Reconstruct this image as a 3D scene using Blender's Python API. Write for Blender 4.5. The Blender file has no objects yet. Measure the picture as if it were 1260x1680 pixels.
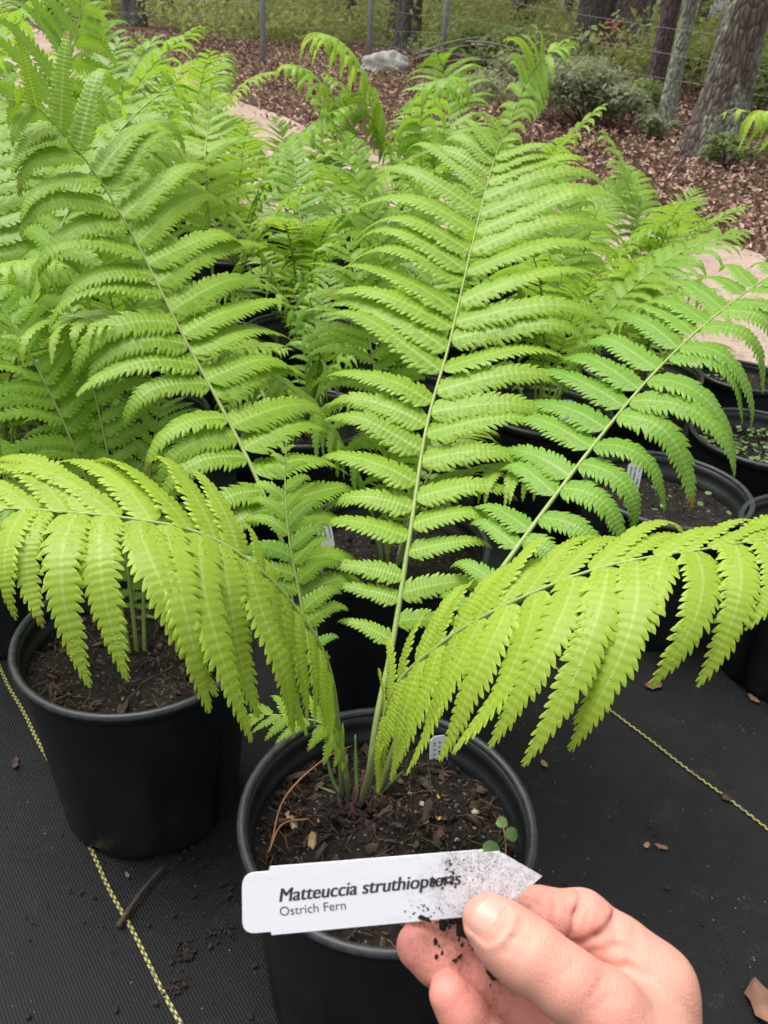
import bpy, math, random
import numpy as np
from mathutils import Vector, Matrix, noise as mnoise

PI = math.pi
scene = bpy.context.scene
C = scene.collection

# ------------------------------------------------------------------ camera
CAM_H, PITCH, ROLL = 0.805, math.radians(30), math.radians(4)
cam_d = bpy.data.cameras.new('camera')
cam = bpy.data.objects.new('camera', cam_d); C.objects.link(cam)
cam_d.sensor_fit = 'VERTICAL'
cam_d.sensor_height = 24.0
cam_d.lens = 24.0 * 1359 / 1680
cam_d.clip_start = 0.02
cam_d.clip_end = 600
CAM_R = Matrix.Rotation(PI/2 - PITCH, 3, 'X') @ Matrix.Rotation(ROLL, 3, 'Z')
cam.matrix_world = Matrix.Translation((0, 0, CAM_H)) @ CAM_R.to_4x4()
cam_d.dof.use_dof = True
cam_d.dof.focus_distance = 0.52
cam_d.dof.aperture_fstop = 19.0
scene.camera = cam

# ------------------------------------------------------------------ overcast light
SUN_EL, SUN_AZ = math.radians(70), math.radians(300)
world = bpy.data.worlds.new('World'); scene.world = world
world.use_nodes = True
wn = world.node_tree.nodes; wl = world.node_tree.links
wn.clear()
sky = wn.new('ShaderNodeTexSky'); sky.sky_type = 'NISHITA'; sky.sun_disc = False
sky.sun_elevation = SUN_EL; sky.sun_rotation = SUN_AZ
sky.air_density = 1.0; sky.dust_density = 6.0; sky.ozone_density = 1.0
hs = wn.new('ShaderNodeHueSaturation'); hs.inputs['Saturation'].default_value = 0.22
bg = wn.new('ShaderNodeBackground'); bg.inputs['Strength'].default_value = 0.15
wo = wn.new('ShaderNodeOutputWorld')
wl.new(sky.outputs[0], hs.inputs['Color']); wl.new(hs.outputs[0], bg.inputs[0]); wl.new(bg.outputs[0], wo.inputs[0])

sun_d = bpy.data.lights.new('sun', 'SUN'); sun_d.energy = 1.3; sun_d.angle = math.radians(40)
sun_d.color = (1.0, 0.97, 0.92)
sun = bpy.data.objects.new('sun', sun_d); C.objects.link(sun)
sun.location = (0, 0, 12)
sd = Vector((math.sin(SUN_AZ)*math.cos(SUN_EL), math.cos(SUN_AZ)*math.cos(SUN_EL), math.sin(SUN_EL)))
sun.rotation_euler = sd.to_track_quat('Z', 'Y').to_euler()

scene.view_settings.view_transform = 'Standard'
scene.view_settings.look = 'None'
scene.view_settings.gamma = 1.0
scene.view_settings.use_curve_mapping = False
scene.view_settings.exposure = 0.88
scene.cycles.max_bounces = 8
scene.cycles.use_denoising = True

# ------------------------------------------------------------------ helpers
def tag(o, label=None, cat=None, group=None, kind=None):
    if label: o['label'] = label
    if cat: o['category'] = cat
    if group: o['group'] = group
    if kind: o['kind'] = kind
    return o

def mesh(name, verts, faces, mats=(), smooth=True, uv=None, midx=None):
    me = bpy.data.meshes.new(name)
    me.from_pydata([tuple(v) for v in verts] if not isinstance(verts, np.ndarray) else verts.tolist(), [], faces if not isinstance(faces, np.ndarray) else faces.tolist())
    for m in (mats if isinstance(mats, (list, tuple)) else [mats]): me.materials.append(m)
    if smooth: me.polygons.foreach_set('use_smooth', [True]*len(me.polygons))
    if midx is not None: me.polygons.foreach_set('material_index', np.asarray(midx, dtype=np.int32))
    if uv is not None:
        uvl = me.uv_layers.new(name='UVMap')
        li = np.zeros(len(me.loops), dtype=np.int32); me.loops.foreach_get('vertex_index', li)
        uvl.data.foreach_set('uv', np.asarray(uv, dtype=np.float32)[li].ravel())
    me.update()
    return me

def obj(name, me, parent=None, loc=None, rot=None):
    o = bpy.data.objects.new(name, me); C.objects.link(o)
    if parent is not None: o.parent = parent
    if loc is not None: o.location = loc
    if rot is not None: o.rotation_euler = rot
    return o

def empty(name, loc=(0, 0, 0), rz=0.0):
    o = bpy.data.objects.new(name, None); C.objects.link(o)
    o.empty_display_size = 0.05
    o.location = loc; o.rotation_euler = (0, 0, rz)
    return o

def ground_z(x, y):
    t = y - 5.0
    if t <= 0: return 0.0
    if t < 2: return 0.07*t*t/4
    if y > 14: return 0.07 + 0.49 + 0.03*(y - 14)
    return 0.07 + 0.07*(t - 2)

class MB:
    """collects vertices, faces, uv and material index"""
    def __init__(s): s.v = []; s.f = []; s.uv = []; s.mi = []; s.n = 0
    def add(s, v, f, uv=None, mi=0):
        v = np.asarray(v, float); s.v.append(v)
        s.f.extend([tuple(i + s.n for i in q) for q in f]); s.mi.extend([mi]*len(f))
        s.uv.append(np.zeros((len(v), 2)) if uv is None else np.asarray(uv, float))
        s.n += len(v)
    def mesh(s, name, mats, smooth=True):
        return mesh(name, np.concatenate(s.v), s.f, mats, smooth, np.concatenate(s.uv), s.mi)

def tube(path, radii, seg=6, cap=True):
    path = [Vector(p) for p in path]; n = len(path)
    vs = []; fs = []
    ref = None
    for i, p in enumerate(path):
        t = (path[min(i+1, n-1)] - path[max(i-1, 0)]).normalized()
        if ref is None: ref = t.orthogonal().normalized()
        ref = (ref - t*ref.dot(t)).normalized()
        b = t.cross(ref)
        for k in range(seg):
            a = 2*PI*k/seg
            vs.append(p + (ref*math.cos(a) + b*math.sin(a))*radii[i])
    for i in range(n-1):
        for k in range(seg):
            k2 = (k+1) % seg
            fs.append((i*seg+k, i*seg+k2, (i+1)*seg+k2, (i+1)*seg+k))
    if cap:
        fs.append(tuple(range(seg-1, -1, -1))); fs.append(tuple((n-1)*seg+k for k in range(seg)))
    return np.array(vs), fs

def lathe(profile, seg=72):
    vs = []; fs = []
    n = len(profile)
    for k in range(seg):
        a = 2*PI*k/seg
        for r, z in profile: vs.append((r*math.cos(a), r*math.sin(a), z))
    for k in range(seg):
        k2 = (k+1) % seg
        for i in range(n-1):
            fs.append((k*n+i, k2*n+i, k2*n+i+1, k*n+i+1))
    return np.array(vs), fs

_ico_v = None
def ico():
    global _ico_v
    if _ico_v is None:
        t = (1+5**.5)/2
        v = np.array([(-1,t,0),(1,t,0),(-1,-t,0),(1,-t,0),(0,-1,t),(0,1,t),(0,-1,-t),(0,1,-t),(t,0,-1),(t,0,1),(-t,0,-1),(-t,0,1)], float)
        _ico_v = v/np.linalg.norm(v[0])
    f = [(0,11,5),(0,5,1),(0,1,7),(0,7,10),(0,10,11),(1,5,9),(5,11,4),(11,10,2),(10,7,6),(7,1,8),(3,9,4),(3,4,2),(3,2,6),(3,6,8),(3,8,9),(4,9,5),(2,4,11),(6,2,10),(8,6,7),(9,8,1)]
    return _ico_v, f

def lump(rng, sx, sy, sz, rough=0.3):
    v, f = ico()
    v = v*(1 + rng.uniform(-rough, rough, (12, 1)))*np.array([sx, sy, sz])
    a = rng.uniform(0, 2*PI); c, s = math.cos(a), math.sin(a)
    v = v @ np.array([[c, s, 0], [-s, c, 0], [0, 0, 1]])
    return v, f

def rotm(rng):
    q = rng.normal(size=4); q /= np.linalg.norm(q)
    w, x, y, z = q
    return np.array([[1-2*(y*y+z*z), 2*(x*y-z*w), 2*(x*z+y*w)], [2*(x*y+z*w), 1-2*(x*x+z*z), 2*(y*z-x*w)], [2*(x*z-y*w), 2*(y*z+x*w), 1-2*(x*x+y*y)]])

# ------------------------------------------------------------------ materials
class NT:
    def __init__(s, name):
        s.m = bpy.data.materials.new(name); s.m.use_nodes = True
        s.t = s.m.node_tree; s.n = s.t.nodes; s.n.clear()
        s.out = s.n.new('ShaderNodeOutputMaterial')
    def node(s, typ, **kw):
        nd = s.n.new(typ)
        for k, v in kw.items():
            if k in nd.inputs.keys() if isinstance(k, str) else False: s.inp(nd, k, v)
            else: setattr(nd, k, v)
        return nd
    def inp(s, nd, k, v):
        if isinstance(v, bpy.types.NodeSocket): s.t.links.new(v, nd.inputs[k])
        else: nd.inputs[k].default_value = v
    def coord(s, which='Object'):
        return s.n.new('ShaderNodeTexCoord').outputs[which]
    def mapping(s, vec, scale=(1, 1, 1), rot=(0, 0, 0)):
        m = s.n.new('ShaderNodeMapping'); s.inp(m, 'Vector', vec); m.inputs['Scale'].default_value = scale; m.inputs['Rotation'].default_value = rot
        return m.outputs[0]
    def noise(s, vec, scale, detail=4, rough=.55, out='Fac', dist=0.0):
        n = s.n.new('ShaderNodeTexNoise'); s.inp(n, 'Vector', vec)
        n.inputs['Scale'].default_value = scale; n.inputs['Detail'].default_value = detail; n.inputs['Roughness'].default_value = rough
        n.inputs['Distortion'].default_value = dist
        return n.outputs[out]
    def voro(s, vec, scale, out='Distance', feature='F1', rnd=1.0):
        n = s.n.new('ShaderNodeTexVoronoi'); n.feature = feature; s.inp(n, 'Vector', vec); n.inputs['Scale'].default_value = scale
        n.inputs['Randomness'].default_value = rnd
        return n.outputs[out]
    def ramp(s, fac, stops, interp='LINEAR'):
        r = s.n.new('ShaderNodeValToRGB'); s.inp(r, 'Fac', fac); r.color_ramp.interpolation = interp
        e = r.color_ramp.elements
        while len(e) < len(stops): e.new(0.5)
        for q, (p, c) in zip(e, stops):
            q.position = p; q.color = (c, c, c, 1) if not hasattr(c, '__len__') else (*c[:3], 1)
        return r.outputs[0]
    def mix(s, fac, a, b, blend='MIX'):
        m = s.n.new('ShaderNodeMix'); m.data_type = 'RGBA'; m.blend_type = blend
        for k, v in ((0, fac), (6, a), (7, b)):
            if isinstance(v, bpy.types.NodeSocket): s.t.links.new(v, m.inputs[k])
            else: m.inputs[k].default_value = v if k == 0 else ((*v, 1) if len(v) == 3 else v)
        return m.outputs[2]
    def math(s, op, a, b=0.0, c=None):
        m = s.n.new('ShaderNodeMath'); m.operation = op
        for i, v in enumerate((a, b) if c is None else (a, b, c)):
            if isinstance(v, bpy.types.NodeSocket): s.t.links.new(v, m.inputs[i])
            else: m.inputs[i].default_value = v
        return m.outputs[0]
    def bump(s, h, strength=.5, dist=.002, normal=None):
        b = s.n.new('ShaderNodeBump'); s.inp(b, 'Height', h); b.inputs['Strength'].default_value = strength; b.inputs['Distance'].default_value = dist
        if normal is not None: s.inp(b, 'Normal', normal)
        return b.outputs[0]
    def bsdf(s, color, rough=.6, normal=None, spec=.5, metal=0.0, **kw):
        b = s.n.new('ShaderNodeBsdfPrincipled')
        s.inp(b, 'Base Color', color if isinstance(color, bpy.types.NodeSocket) else (*color, 1)); s.inp(b, 'Roughness', rough)
        s.inp(b, 'Specular IOR Level', spec); s.inp(b, 'Metallic', metal)
        if normal is not None: s.inp(b, 'Normal', normal)
        for k, v in kw.items(): s.inp(b, k, v)
        return b
    def done(s, shader):
        s.t.links.new(shader.outputs[0] if not isinstance(shader, bpy.types.NodeSocket) else shader, s.out.inputs[0]); return s.m

def leaf_mat(name, c1, c2, rib, transl=.38, fine=True, rough=.42):
    t = NT(name)
    uvn = t.n.new('ShaderNodeSeparateXYZ'); t.inp(uvn, 0, t.coord('UV'))
    oi = t.n.new('ShaderNodeObjectInfo')
    co = t.coord('Object')
    n = t.noise(co, 22, 3)
    f = t.math('ADD', t.math('MULTIPLY', n, .8), t.math('MULTIPLY', oi.outputs['Random'], .28))
    col = t.mix(t.math('SUBTRACT', f, .12), c1, c2)
    av = t.math('ABSOLUTE', uvn.outputs[1])
    ribm = t.ramp(av, [(0.0, 1.0), (.05, .75), (.10, 0.0)])
    col = t.mix(t.math('MULTIPLY', ribm, .55), col, rib)
    col = t.mix(t.ramp(av, [(.72, 0.0), (1.0, .42)]), col, (c2[0]*1.35, c2[1]*1.22, c2[2]*1.3))
    if fine:
        dry = t.math('MULTIPLY', t.ramp(t.math('ADD', uvn.outputs[0], t.math('MULTIPLY', t.noise(co, 120, 3), .12)), [(.93, 0.0), (.99, 1.0)]), t.ramp(oi.outputs['Random'], [(.80, 0.0), (.82, 1.0)]))
        col = t.mix(t.math('MULTIPLY', dry, .8), col, (.22, .12, .035))
        # veins run forward from the midrib; fine drops of rain sit on the blade
        vein = t.n.new('ShaderNodeTexWave'); vein.wave_type = 'BANDS'; vein.bands_direction = 'X'
        t.inp(vein, 'Vector', t.coord('UV')); vein.inputs['Scale'].default_value = .31*24; vein.inputs['Distortion'].default_value = .6
        d = t.voro(co, 330)
        drop = t.ramp(d, [(0.0, 1.0), (.22, .6), (.34, 0.0)])
        wet = t.noise(co, 30, 2)
        drop = t.math('MULTIPLY', drop, t.ramp(wet, [(.5, 0.0), (.62, 1.0)]))
        h = t.math('ADD', t.math('MULTIPLY', vein.outputs[1], .35), t.math('MULTIPLY', drop, 1.3))
        nor = t.bump(h, .55, .0012)
        rg = t.math('SUBTRACT', rough, t.math('MULTIPLY', drop, .3))
    else:
        nor = t.bump(t.noise(co, 90, 2), .5, .004); rg = rough
    b = t.bsdf(col, rg, nor, spec=.35)
    tr = t.n.new('ShaderNodeBsdfTranslucent'); t.inp(tr, 'Color', t.mix(.45, col, (c2[0]*1.25, c2[1]*1.15, c2[2]*.5))); t.inp(tr, 'Normal', nor)
    mx = t.n.new('ShaderNodeMixShader'); mx.inputs[0].default_value = transl
    t.t.links.new(b.outputs[0], mx.inputs[1]); t.t.links.new(tr.outputs[0], mx.inputs[2])
    return t.done(mx)

M = {}
M['pinna'] = leaf_mat('fern_pinna', (0.19, 0.35, 0.03), (0.312, 0.49, 0.048), (0.45, 0.59, 0.17))
M['pinna_sun'] = leaf_mat('fern_pinna_lit', (0.262, 0.405, 0.034), (0.378, 0.515, 0.055), (0.46, 0.58, 0.17))  # paler copy of the pinna colour, light on the exposed fronds painted in
M['pinna_deep'] = leaf_mat('fern_pinna_shaded', (0.152, 0.325, 0.038), (0.25, 0.445, 0.054), (0.39, 0.55, 0.17))  # deeper green copy of the pinna colour, shade painted in
M['frond_far'] = leaf_mat('fern_frond', (0.178, 0.35, 0.038), (0.29, 0.47, 0.056), (0.38, 0.52, 0.15), .48, fine=False)
M['frond_far2'] = leaf_mat('fern_frond_pale', (0.24, 0.4, 0.042), (0.345, 0.505, 0.062), (0.42, 0.54, 0.17), .48, fine=False)
def stalk_mat():
    t = NT('fern_stalk'); co = t.coord()
    c = t.mix(t.noise(co, 60, 3), (.17, .24, .055), (.31, .40, .115))
    return t.done(t.bsdf(c, .5, t.bump(t.noise(t.mapping(co, (1, 1, .1)), 400, 2), .3, .0005)))
M['stalk'] = stalk_mat()
def stalk_base_mat():
    t = NT('fern_stalk_brown_foot'); co = t.coord()
    s = t.n.new('ShaderNodeSeparateXYZ'); t.inp(s, 0, co)
    c = t.mix(t.noise(co, 60, 3), (.17, .24, .055), (.31, .40, .115))
    zz = t.math('ADD', s.outputs[2], t.math('MULTIPLY', t.noise(co, 90, 3), .03))
    c = t.mix(t.ramp(zz, [(.225, 1.0), (.30, 0.0)]), c, (.085, .095, .045))
    return t.done(t.bsdf(c, .5, t.bump(t.noise(t.mapping(co, (1, 1, .1)), 400, 2), .3, .0005)))
M['stalk_foot'] = stalk_base_mat()
def simple(name, c1, c2, sc, rough=.7, bump=.4, bd=.002, spec=.4, detail=5):
    t = NT(name); co = t.coord(); n = t.noise(co, sc, detail)
    return t.done(t.bsdf(t.mix(t.ramp(n, [(.3, 0.0), (.7, 1.0)]), c1, c2), rough, t.bump(n, bump, bd), spec))
M['stalk_dark'] = simple('dark_fern_stalk', (.05, .075, .02), (.10, .14, .04), 40, .5)
def pot_mat():
    t = NT('black_pot_plastic'); co = t.coord()
    n = t.noise(co, 14, 5); n2 = t.noise(t.mapping(co, (1, 1, .35)), 55, 4)
    dust = t.math('MULTIPLY', t.ramp(n, [(.42, 0.0), (.75, 1.0)]), t.ramp(n2, [(.35, .2), (.8, 1.0)]))
    speck = t.ramp(t.noise(co, 420, 2), [(.70, 0.0), (.76, 1.0)])
    c = t.mix(t.math('MULTIPLY', dust, .55), (.0075, .0088, .0105), (.030, .030, .029))
    c = t.mix(t.math('MULTIPLY', speck, .25), c, (.16, .15, .13))
    r = t.math('ADD', .40, t.math('MULTIPLY', dust, .35))
    return t.done(t.bsdf(c, r, t.bump(t.math('ADD', t.noise(co, 260, 2), t.math('MULTIPLY', n, 2)), .12, .001), .4))
M['pot'] = pot_mat()
def rim_mat():
    t = NT('pot_rim_scuffed'); co = t.coord()
    n = t.noise(co, 120, 4); c = t.mix(t.ramp(n, [(.35, 0.0), (.75, 1.0)]), (.011, .0125, .015), (.036, .038, .041))
    return t.done(t.bsdf(c, t.math('ADD', .32, t.math('MULTIPLY', n, .3)), t.bump(t.noise(co, 500, 3), .2, .0006), .5))
M['rim'] = rim_mat()
def soil_mat():
    t = NT('potting_soil'); co = t.coord()
    n = t.noise(co, 90, 8, .7); v = t.voro(co, 520, 'Color')
    c = t.ramp(n, [(.30, (.0035, .0026, .0020)), (.52, (.013, .009, .0065)), (.72, (.040, .027, .018))])
    sp = t.n.new('ShaderNodeSeparateColor'); t.inp(sp, 0, v)
    c = t.mix(t.ramp(sp.outputs[0], [(.975, 0.0), (.985, .7)]), c, (.22, .19, .16))
    h = t.math('ADD', t.math('MULTIPLY', n, 1.0), t.math('MULTIPLY', t.voro(co, 160), .6))
    return t.done(t.bsdf(c, .85, t.bump(h, 1.0, .006), .3))
M['soil'] = soil_mat()
M['crumb'] = simple('soil_crumb', (.005, .0033, .0026), (.032, .020, .013), 60, .85, .6, .002)
M['bark_chip'] = simple('bark_chip', (.05, .026, .018), (.15, .085, .05), 90, .8, .5, .001)
M['tan_chip'] = simple('tan_wood_chip', (.20, .12, .06), (.38, .26, .15), 90, .75, .4, .001)
M['red_chip'] = simple('red_brown_bark', (.055, .025, .022), (.10, .045, .036), 120, .8, .4, .001)
M['pebble'] = simple('pebble_stone', (.30, .24, .18), (.55, .47, .38), 150, .6, .2, .0006)
M['grey_pebble'] = simple('grey_pebble_stone', (.13, .13, .11), (.28, .27, .24), 150, .6, .2, .0006)
M['bead'] = simple('fertiliser_bead_green', (.006, .12, .085), (.012, .20, .14), 200, .35, .1, .0004)
M['seedling'] = simple('seedling_leaf', (.065, .13, .035), (.13, .21, .06), 120, .45, .2, .0005)
M['twig'] = simple('twig_bark', (.030, .018, .014), (.085, .052, .040), 80, .8, .6, .001)
M['needle'] = simple('dry_pine_needle', (.22, .09, .035), (.36, .17, .07), 30, .6, .1, .0005)
M['dry_leaf'] = simple('dry_brown_leaf', (.12, .055, .035), (.30, .16, .10), 25, .75, .4, .002)
M['yellow_bit'] = simple('yellow_flower_crumb', (.35, .22, .02), (.50, .36, .04), 200, .7, .4, .001)

def fabric_mat():
    t = NT('woven_ground_fabric'); co = t.coord()
    r = t.mapping(co, (1, 1, 1), (0, 0, math.radians(-38)))
    def wave(d, sc):
        w = t.n.new('ShaderNodeTexWave'); w.wave_type = 'BANDS'; w.bands_direction = d; t.inp(w, 'Vector', r); w.inputs['Scale'].default_value = sc
        w.inputs['Distortion'].default_value = .25; w.inputs['Detail'].default_value = 1
        return w.outputs[1]
    wx, wy = wave('X', 105), wave('Y', 165)
    weave = t.math('MULTIPLY', wx, wy)
    big = t.noise(co, 6, 5); mid = t.noise(co, 38, 5, .65); fine = t.noise(co, 900, 2)
    c = t.mix(t.ramp(big, [(.3, 0.0), (.7, 1.0)]), (.0040, .0043, .0047), (.0085, .0088, .0095))
    c = t.mix(t.math('MULTIPLY', weave, .55), c, (.034, .0355, .038))
    dirt = t.math('MULTIPLY', t.ramp(mid, [(.54, 0.0), (.72, 1.0)]), t.ramp(t.noise(co, 300, 3), [(.4, 0.0), (.62, 1.0)]))
    c = t.mix(t.math('MULTIPLY', dirt, .75), c, (.055, .043, .034))
    c = t.mix(t.math('MULTIPLY', t.ramp(t.noise(co, 3.2, 6, .7), [(.52, 0.0), (.68, 1.0)]), .16), c, (.075, .072, .068))
    sp = t.voro(co, 140, 'Color'); ss = t.n.new('ShaderNodeSeparateColor'); t.inp(ss, 0, sp)
    dd = t.voro(co, 140)
    grain = t.math('MULTIPLY', t.ramp(ss.outputs[0], [(.90, 0.0), (.91, 1.0)]), t.ramp(dd, [(.10, 1.0), (.17, 0.0)]))
    c = t.mix(t.math('MULTIPLY', grain, .7), c, (.30, .27, .24))
    h = t.math('ADD', t.math('MULTIPLY', weave, .5), t.math('ADD', t.math('MULTIPLY', big, .8), t.math('MULTIPLY', grain, 1.5)))
    return t.done(t.bsdf(c, t.math('ADD', .50, t.math('MULTIPLY', mid, .3)), t.bump(h, 1.0, .0018), .26))
M['fabric'] = fabric_mat()
def stripe_mat():
    t = NT('yellow_marker_thread'); co = t.coord('UV')
    ck = t.n.new('ShaderNodeTexChecker'); t.inp(ck, 'Vector', t.mapping(co, (1, 1, 1))); ck.inputs['Scale'].default_value = 1.0
    n = t.noise(t.coord(), 60, 4)
    c = t.mix(ck.outputs['Fac'], (.030, .028, .016), (.37, .34, .075))
    c = t.mix(t.ramp(n, [(.5, 0.0), (.72, .8)]), c, (.09, .08, .05))
    return t.done(t.bsdf(c, .55))
M['stripe'] = stripe_mat()
def sand_mat():
    t = NT('pale_sand'); co = t.coord()
    b = t.noise(co, 1.6, 6); f = t.noise(co, 60, 6, .7)
    c = t.ramp(b, [(.3, (.33, .245, .19)), (.7, (.47, .37, .30))])
    c = t.mix(t.ramp(f, [(.50, 0.0), (.68, .75)]), c, (.22, .15, .11))
    c = t.mix(t.ramp(t.noise(co, 5.5, 6, .7), [(.52, 0.0), (.66, .6)]), c, (.24, .165, .12))
    return t.done(t.bsdf(c, .9, t.bump(t.math('ADD', f, t.math('MULTIPLY', t.noise(co, 9, 4), 2)), .7, .02), .2))
M['sand'] = sand_mat()
def floor_mat():
    t = NT('forest_floor'); co = t.coord()
    b = t.noise(co, .55, 5); f = t.noise(co, 24, 6, .7)
    c = t.ramp(f, [(.3, (.035, .018, .013)), (.55, (.095, .048, .033)), (.75, (.19, .11, .075))])
    g = t.ramp(b, [(.48, 0.0), (.62, 1.0)])
    c = t.mix(t.math('MULTIPLY', g, .55), c, (.13, .12, .045))
    return t.done(t.bsdf(c, .9, t.bump(f, 1.0, .04), .2))
M['floor'] = floor_mat()
def litter_mat():
    t = NT('fallen_leaves'); co = t.coord(); v = t.voro(co, 22, 'Color')
    s = t.n.new('ShaderNodeSeparateColor'); t.inp(s, 0, v)
    c = t.ramp(s.outputs[0], [(0, (.11, .055, .042)), (.35, (.23, .125, .092)), (.6, (.32, .195, .145)), (.85, (.42, .29, .22)), (1, (.52, .41, .33))])
    return t.done(t.bsdf(c, .8, None, .3))
M['litter'] = litter_mat()
def bark(name, dark, light, lichen, amt):
    t = NT(name); co = t.coord()
    m = t.mapping(co, (1, 1, .22))
    n = t.noise(m, 22, 6, .65, dist=.6); v = t.voro(t.mapping(co, (1, 1, .3)), 26, feature='DISTANCE_TO_EDGE')
    c = t.ramp(n, [(.3, dark), (.7, light)])
    c = t.mix(t.ramp(v, [(0.0, .7), (.12, 0.0)]), c, tuple(q*.45 for q in dark))
    lm = t.math('MULTIPLY', t.ramp(t.noise(t.mapping(co, (1, 1, .45)), 3.2, 4), [(.62 - amt*.35, 0.0), (.70 - amt*.35, 1.0)]), t.ramp(t.noise(co, 34, 4, .7), [(.42, 0.0), (.55, 1.0)]))
    c = t.mix(t.math('MULTIPLY', lm, .85), c, lichen)
    h = t.math('ADD', t.math('MULTIPLY', n, .6), t.math('MULTIPLY', t.ramp(v, [(0.0, 0.0), (.25, 1.0)]), .5))
    return t.done(t.bsdf(c, .9, t.bump(h, 1.0, .03), .2))
M['bark_big'] = bark('scaly_bark', (.080, .063, .054), (.215, .175, .150), (.33, .38, .28), .5)
M['bark_lichen'] = bark('lichen_covered_bark', (.15, .145, .115), (.29, .285, .23), (.37, .42, .31), .75)
M['bark_purple'] = bark('purple_brown_bark', (.080, .055, .055), (.175, .125, .125), (.22, .21, .18), .1)
M['bark_dark'] = bark('dark_grey_bark', (.090, .078, .070), (.185, .162, .150), (.28, .30, .24), .35)
M['shrub'] = leaf_mat('shrub_leaf', (0.18, 0.25, 0.09), (0.27, 0.34, 0.135), (0.27, 0.33, 0.12), .5, False, .6)
M['shrub_grey'] = leaf_mat('grey_green_shrub_leaf', (0.23, 0.27, 0.165), (0.32, 0.35, 0.22), (0.28, 0.33, 0.15), .45, False, .6)
M['wood_leaf'] = leaf_mat('woodland_leaf', (0.215, 0.26, 0.09), (0.32, 0.36, 0.135), (0.3, 0.35, 0.12), .5, False, .6)
M['crown_leaf'] = leaf_mat('tree_crown_leaf', (.040, .075, .020), (.080, .125, .035), (.1, .15, .05), .3, False, .6)
M['rock'] = simple('lichen_rock', (.13, .125, .10), (.42, .41, .37), 11, .85, .7, .02)
M['steel'] = simple('galvanised_steel', (.25, .28, .32), (.36, .39, .43), 20, .42, .1, .001, .5)
M['wire'] = simple('fence_wire_steel', (.28, .27, .27), (.42, .41, .40), 50, .45, .1, .001)
M['deadwood'] = simple('weathered_deadwood', (.12, .10, .09), (.28, .25, .22), 18, .85, .6, .006)
M['rust_leaf'] = simple('rust_coloured_leaf', (.20, .06, .035), (.34, .13, .08), 30, .7, .2, .002)
M['bud'] = simple('white_flagging', (.6, .6, .58), (.75, .75, .72), 30, .6, .1, .002)
M['tag'] = simple('white_tag_plastic', (.60, .62, .66), (.74, .75, .78), 25, .4, .1, .0005)
M['ink'] = simple('black_ink', (.020, .020, .028), (.045, .045, .055), 200, .5, .05, .0002)

# ================================================================== the setting
def grid_sheet(name, xs, ys, inside, dz, mat, jitter=0.0, seed=1):
    rng = np.random.default_rng(seed)
    vs = []; idx = {}; fs = []
    for j, y in enumerate(ys):
        for i, x in enumerate(xs):
            idx[i, j] = len(vs)
            h = mnoise.noise(Vector((x*1.7, y*1.7, seed)))*jitter
            vs.append((x, y, ground_z(x, y) + dz + h))
    for j in range(len(ys)-1):
        for i in range(len(xs)-1):
            cx, cy = (xs[i]+xs[i+1])/2, (ys[j]+ys[j+1])/2
            if inside(cx, cy): fs.append((idx[i, j], idx[i+1, j], idx[i+1, j+1], idx[i, j+1]))
    return mesh(name, np.array(vs), fs, mat)

def gradedaxis(lo, hi, fine_lo, fine_hi, step):
    a = list(np.arange(fine_lo, fine_hi+1e-6, step))
    s = step; p = fine_hi
    while p < hi: s *= 1.35; p += s; a.append(p)
    s = step; p = fine_lo; b = []
    while p > lo: s *= 1.35; p -= s; b.append(p)
    return b[::-1] + a

ax = gradedaxis(-250, 250, -6, 8, .35); ay = gradedaxis(-250, 300, -3, 26, .35)
gm = grid_sheet('ground', ax, ay, lambda x, y: True, -.03, M['floor'], 0.0)
tag(obj('ground', gm), kind='structure')

def far_edge(x): return 6.55 - 1.28*x + .25*math.sin(2.1*x) + .12*math.sin(5.3*x+1)
def near_edge(x): return 3.15 - 1.28*x
def strip_sheet(name, f0, f1, us, n, dz, mat, jit, seed, hfun=None):
    vs = []; fs = []
    for u in us:
        for k in range(n+1):
            x = u; y0, y1 = f0(u), f1(u); y = y0 + (y1-y0)*k/n
            h = mnoise.noise(Vector((x*1.4, y*1.4, seed)))*jit*(1 if 0 < k < n else 0)
            if k in (0, n): h -= .012
            vs.append((x, y, ground_z(x, y) + dz + h + (hfun(x, y) if hfun else 0)))
    for i in range(len(us)-1):
        for k in range(n):
            a = i*(n+1)+k
            fs.append((a, a+n+1, a+n+2, a+1))
    return mesh(name, np.array(vs), fs, mat)
us = list(np.arange(-7, 7.01, .12))
tag(obj('sand_path', strip_sheet('sand_path', lambda x: near_edge(x)-.5, far_edge, us, 40, .004, M['sand'], .012, 3)), kind='structure')

# woven ground fabric, gently wrinkled, edge parallel to its marker threads
DU = Vector((-.6225, .7826, 0)); DN = Vector((.7826, .6225, 0))
def fab_pt(a, b, dz=0.0):
    p = DU*a + DN*b
    h = .0022*mnoise.noise(Vector((p.x*3, p.y*3, 7))) + .0016*mnoise.noise(Vector((a*4, b*13, 3)))
    return Vector((p.x, p.y, max(0, ground_z(p.x, p.y)) + .014 + h + dz))
na = list(np.arange(-4.5, 7.6, .05)); EDGE = 1.97
nb = list(np.arange(-3.6, EDGE+.001, .0625))
vs = [fab_pt(a, b, -.012 if b > EDGE-.03 else 0) for a in na for b in nb]
fs = []
for i in range(len(na)-1):
    for k in range(len(nb)-1):
        q = i*len(nb)+k; fs.append((q, q+len(nb), q+len(nb)+1, q+1))
fabric = tag(obj('ground_fabric', mesh('ground_fabric', np.array([tuple(v) for v in vs]), [f[::-1] for f in fs], M['fabric'])), kind='structure')
STRIPE_B = [0.137, 0.797, -0.523, -1.183, 1.457]
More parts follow.
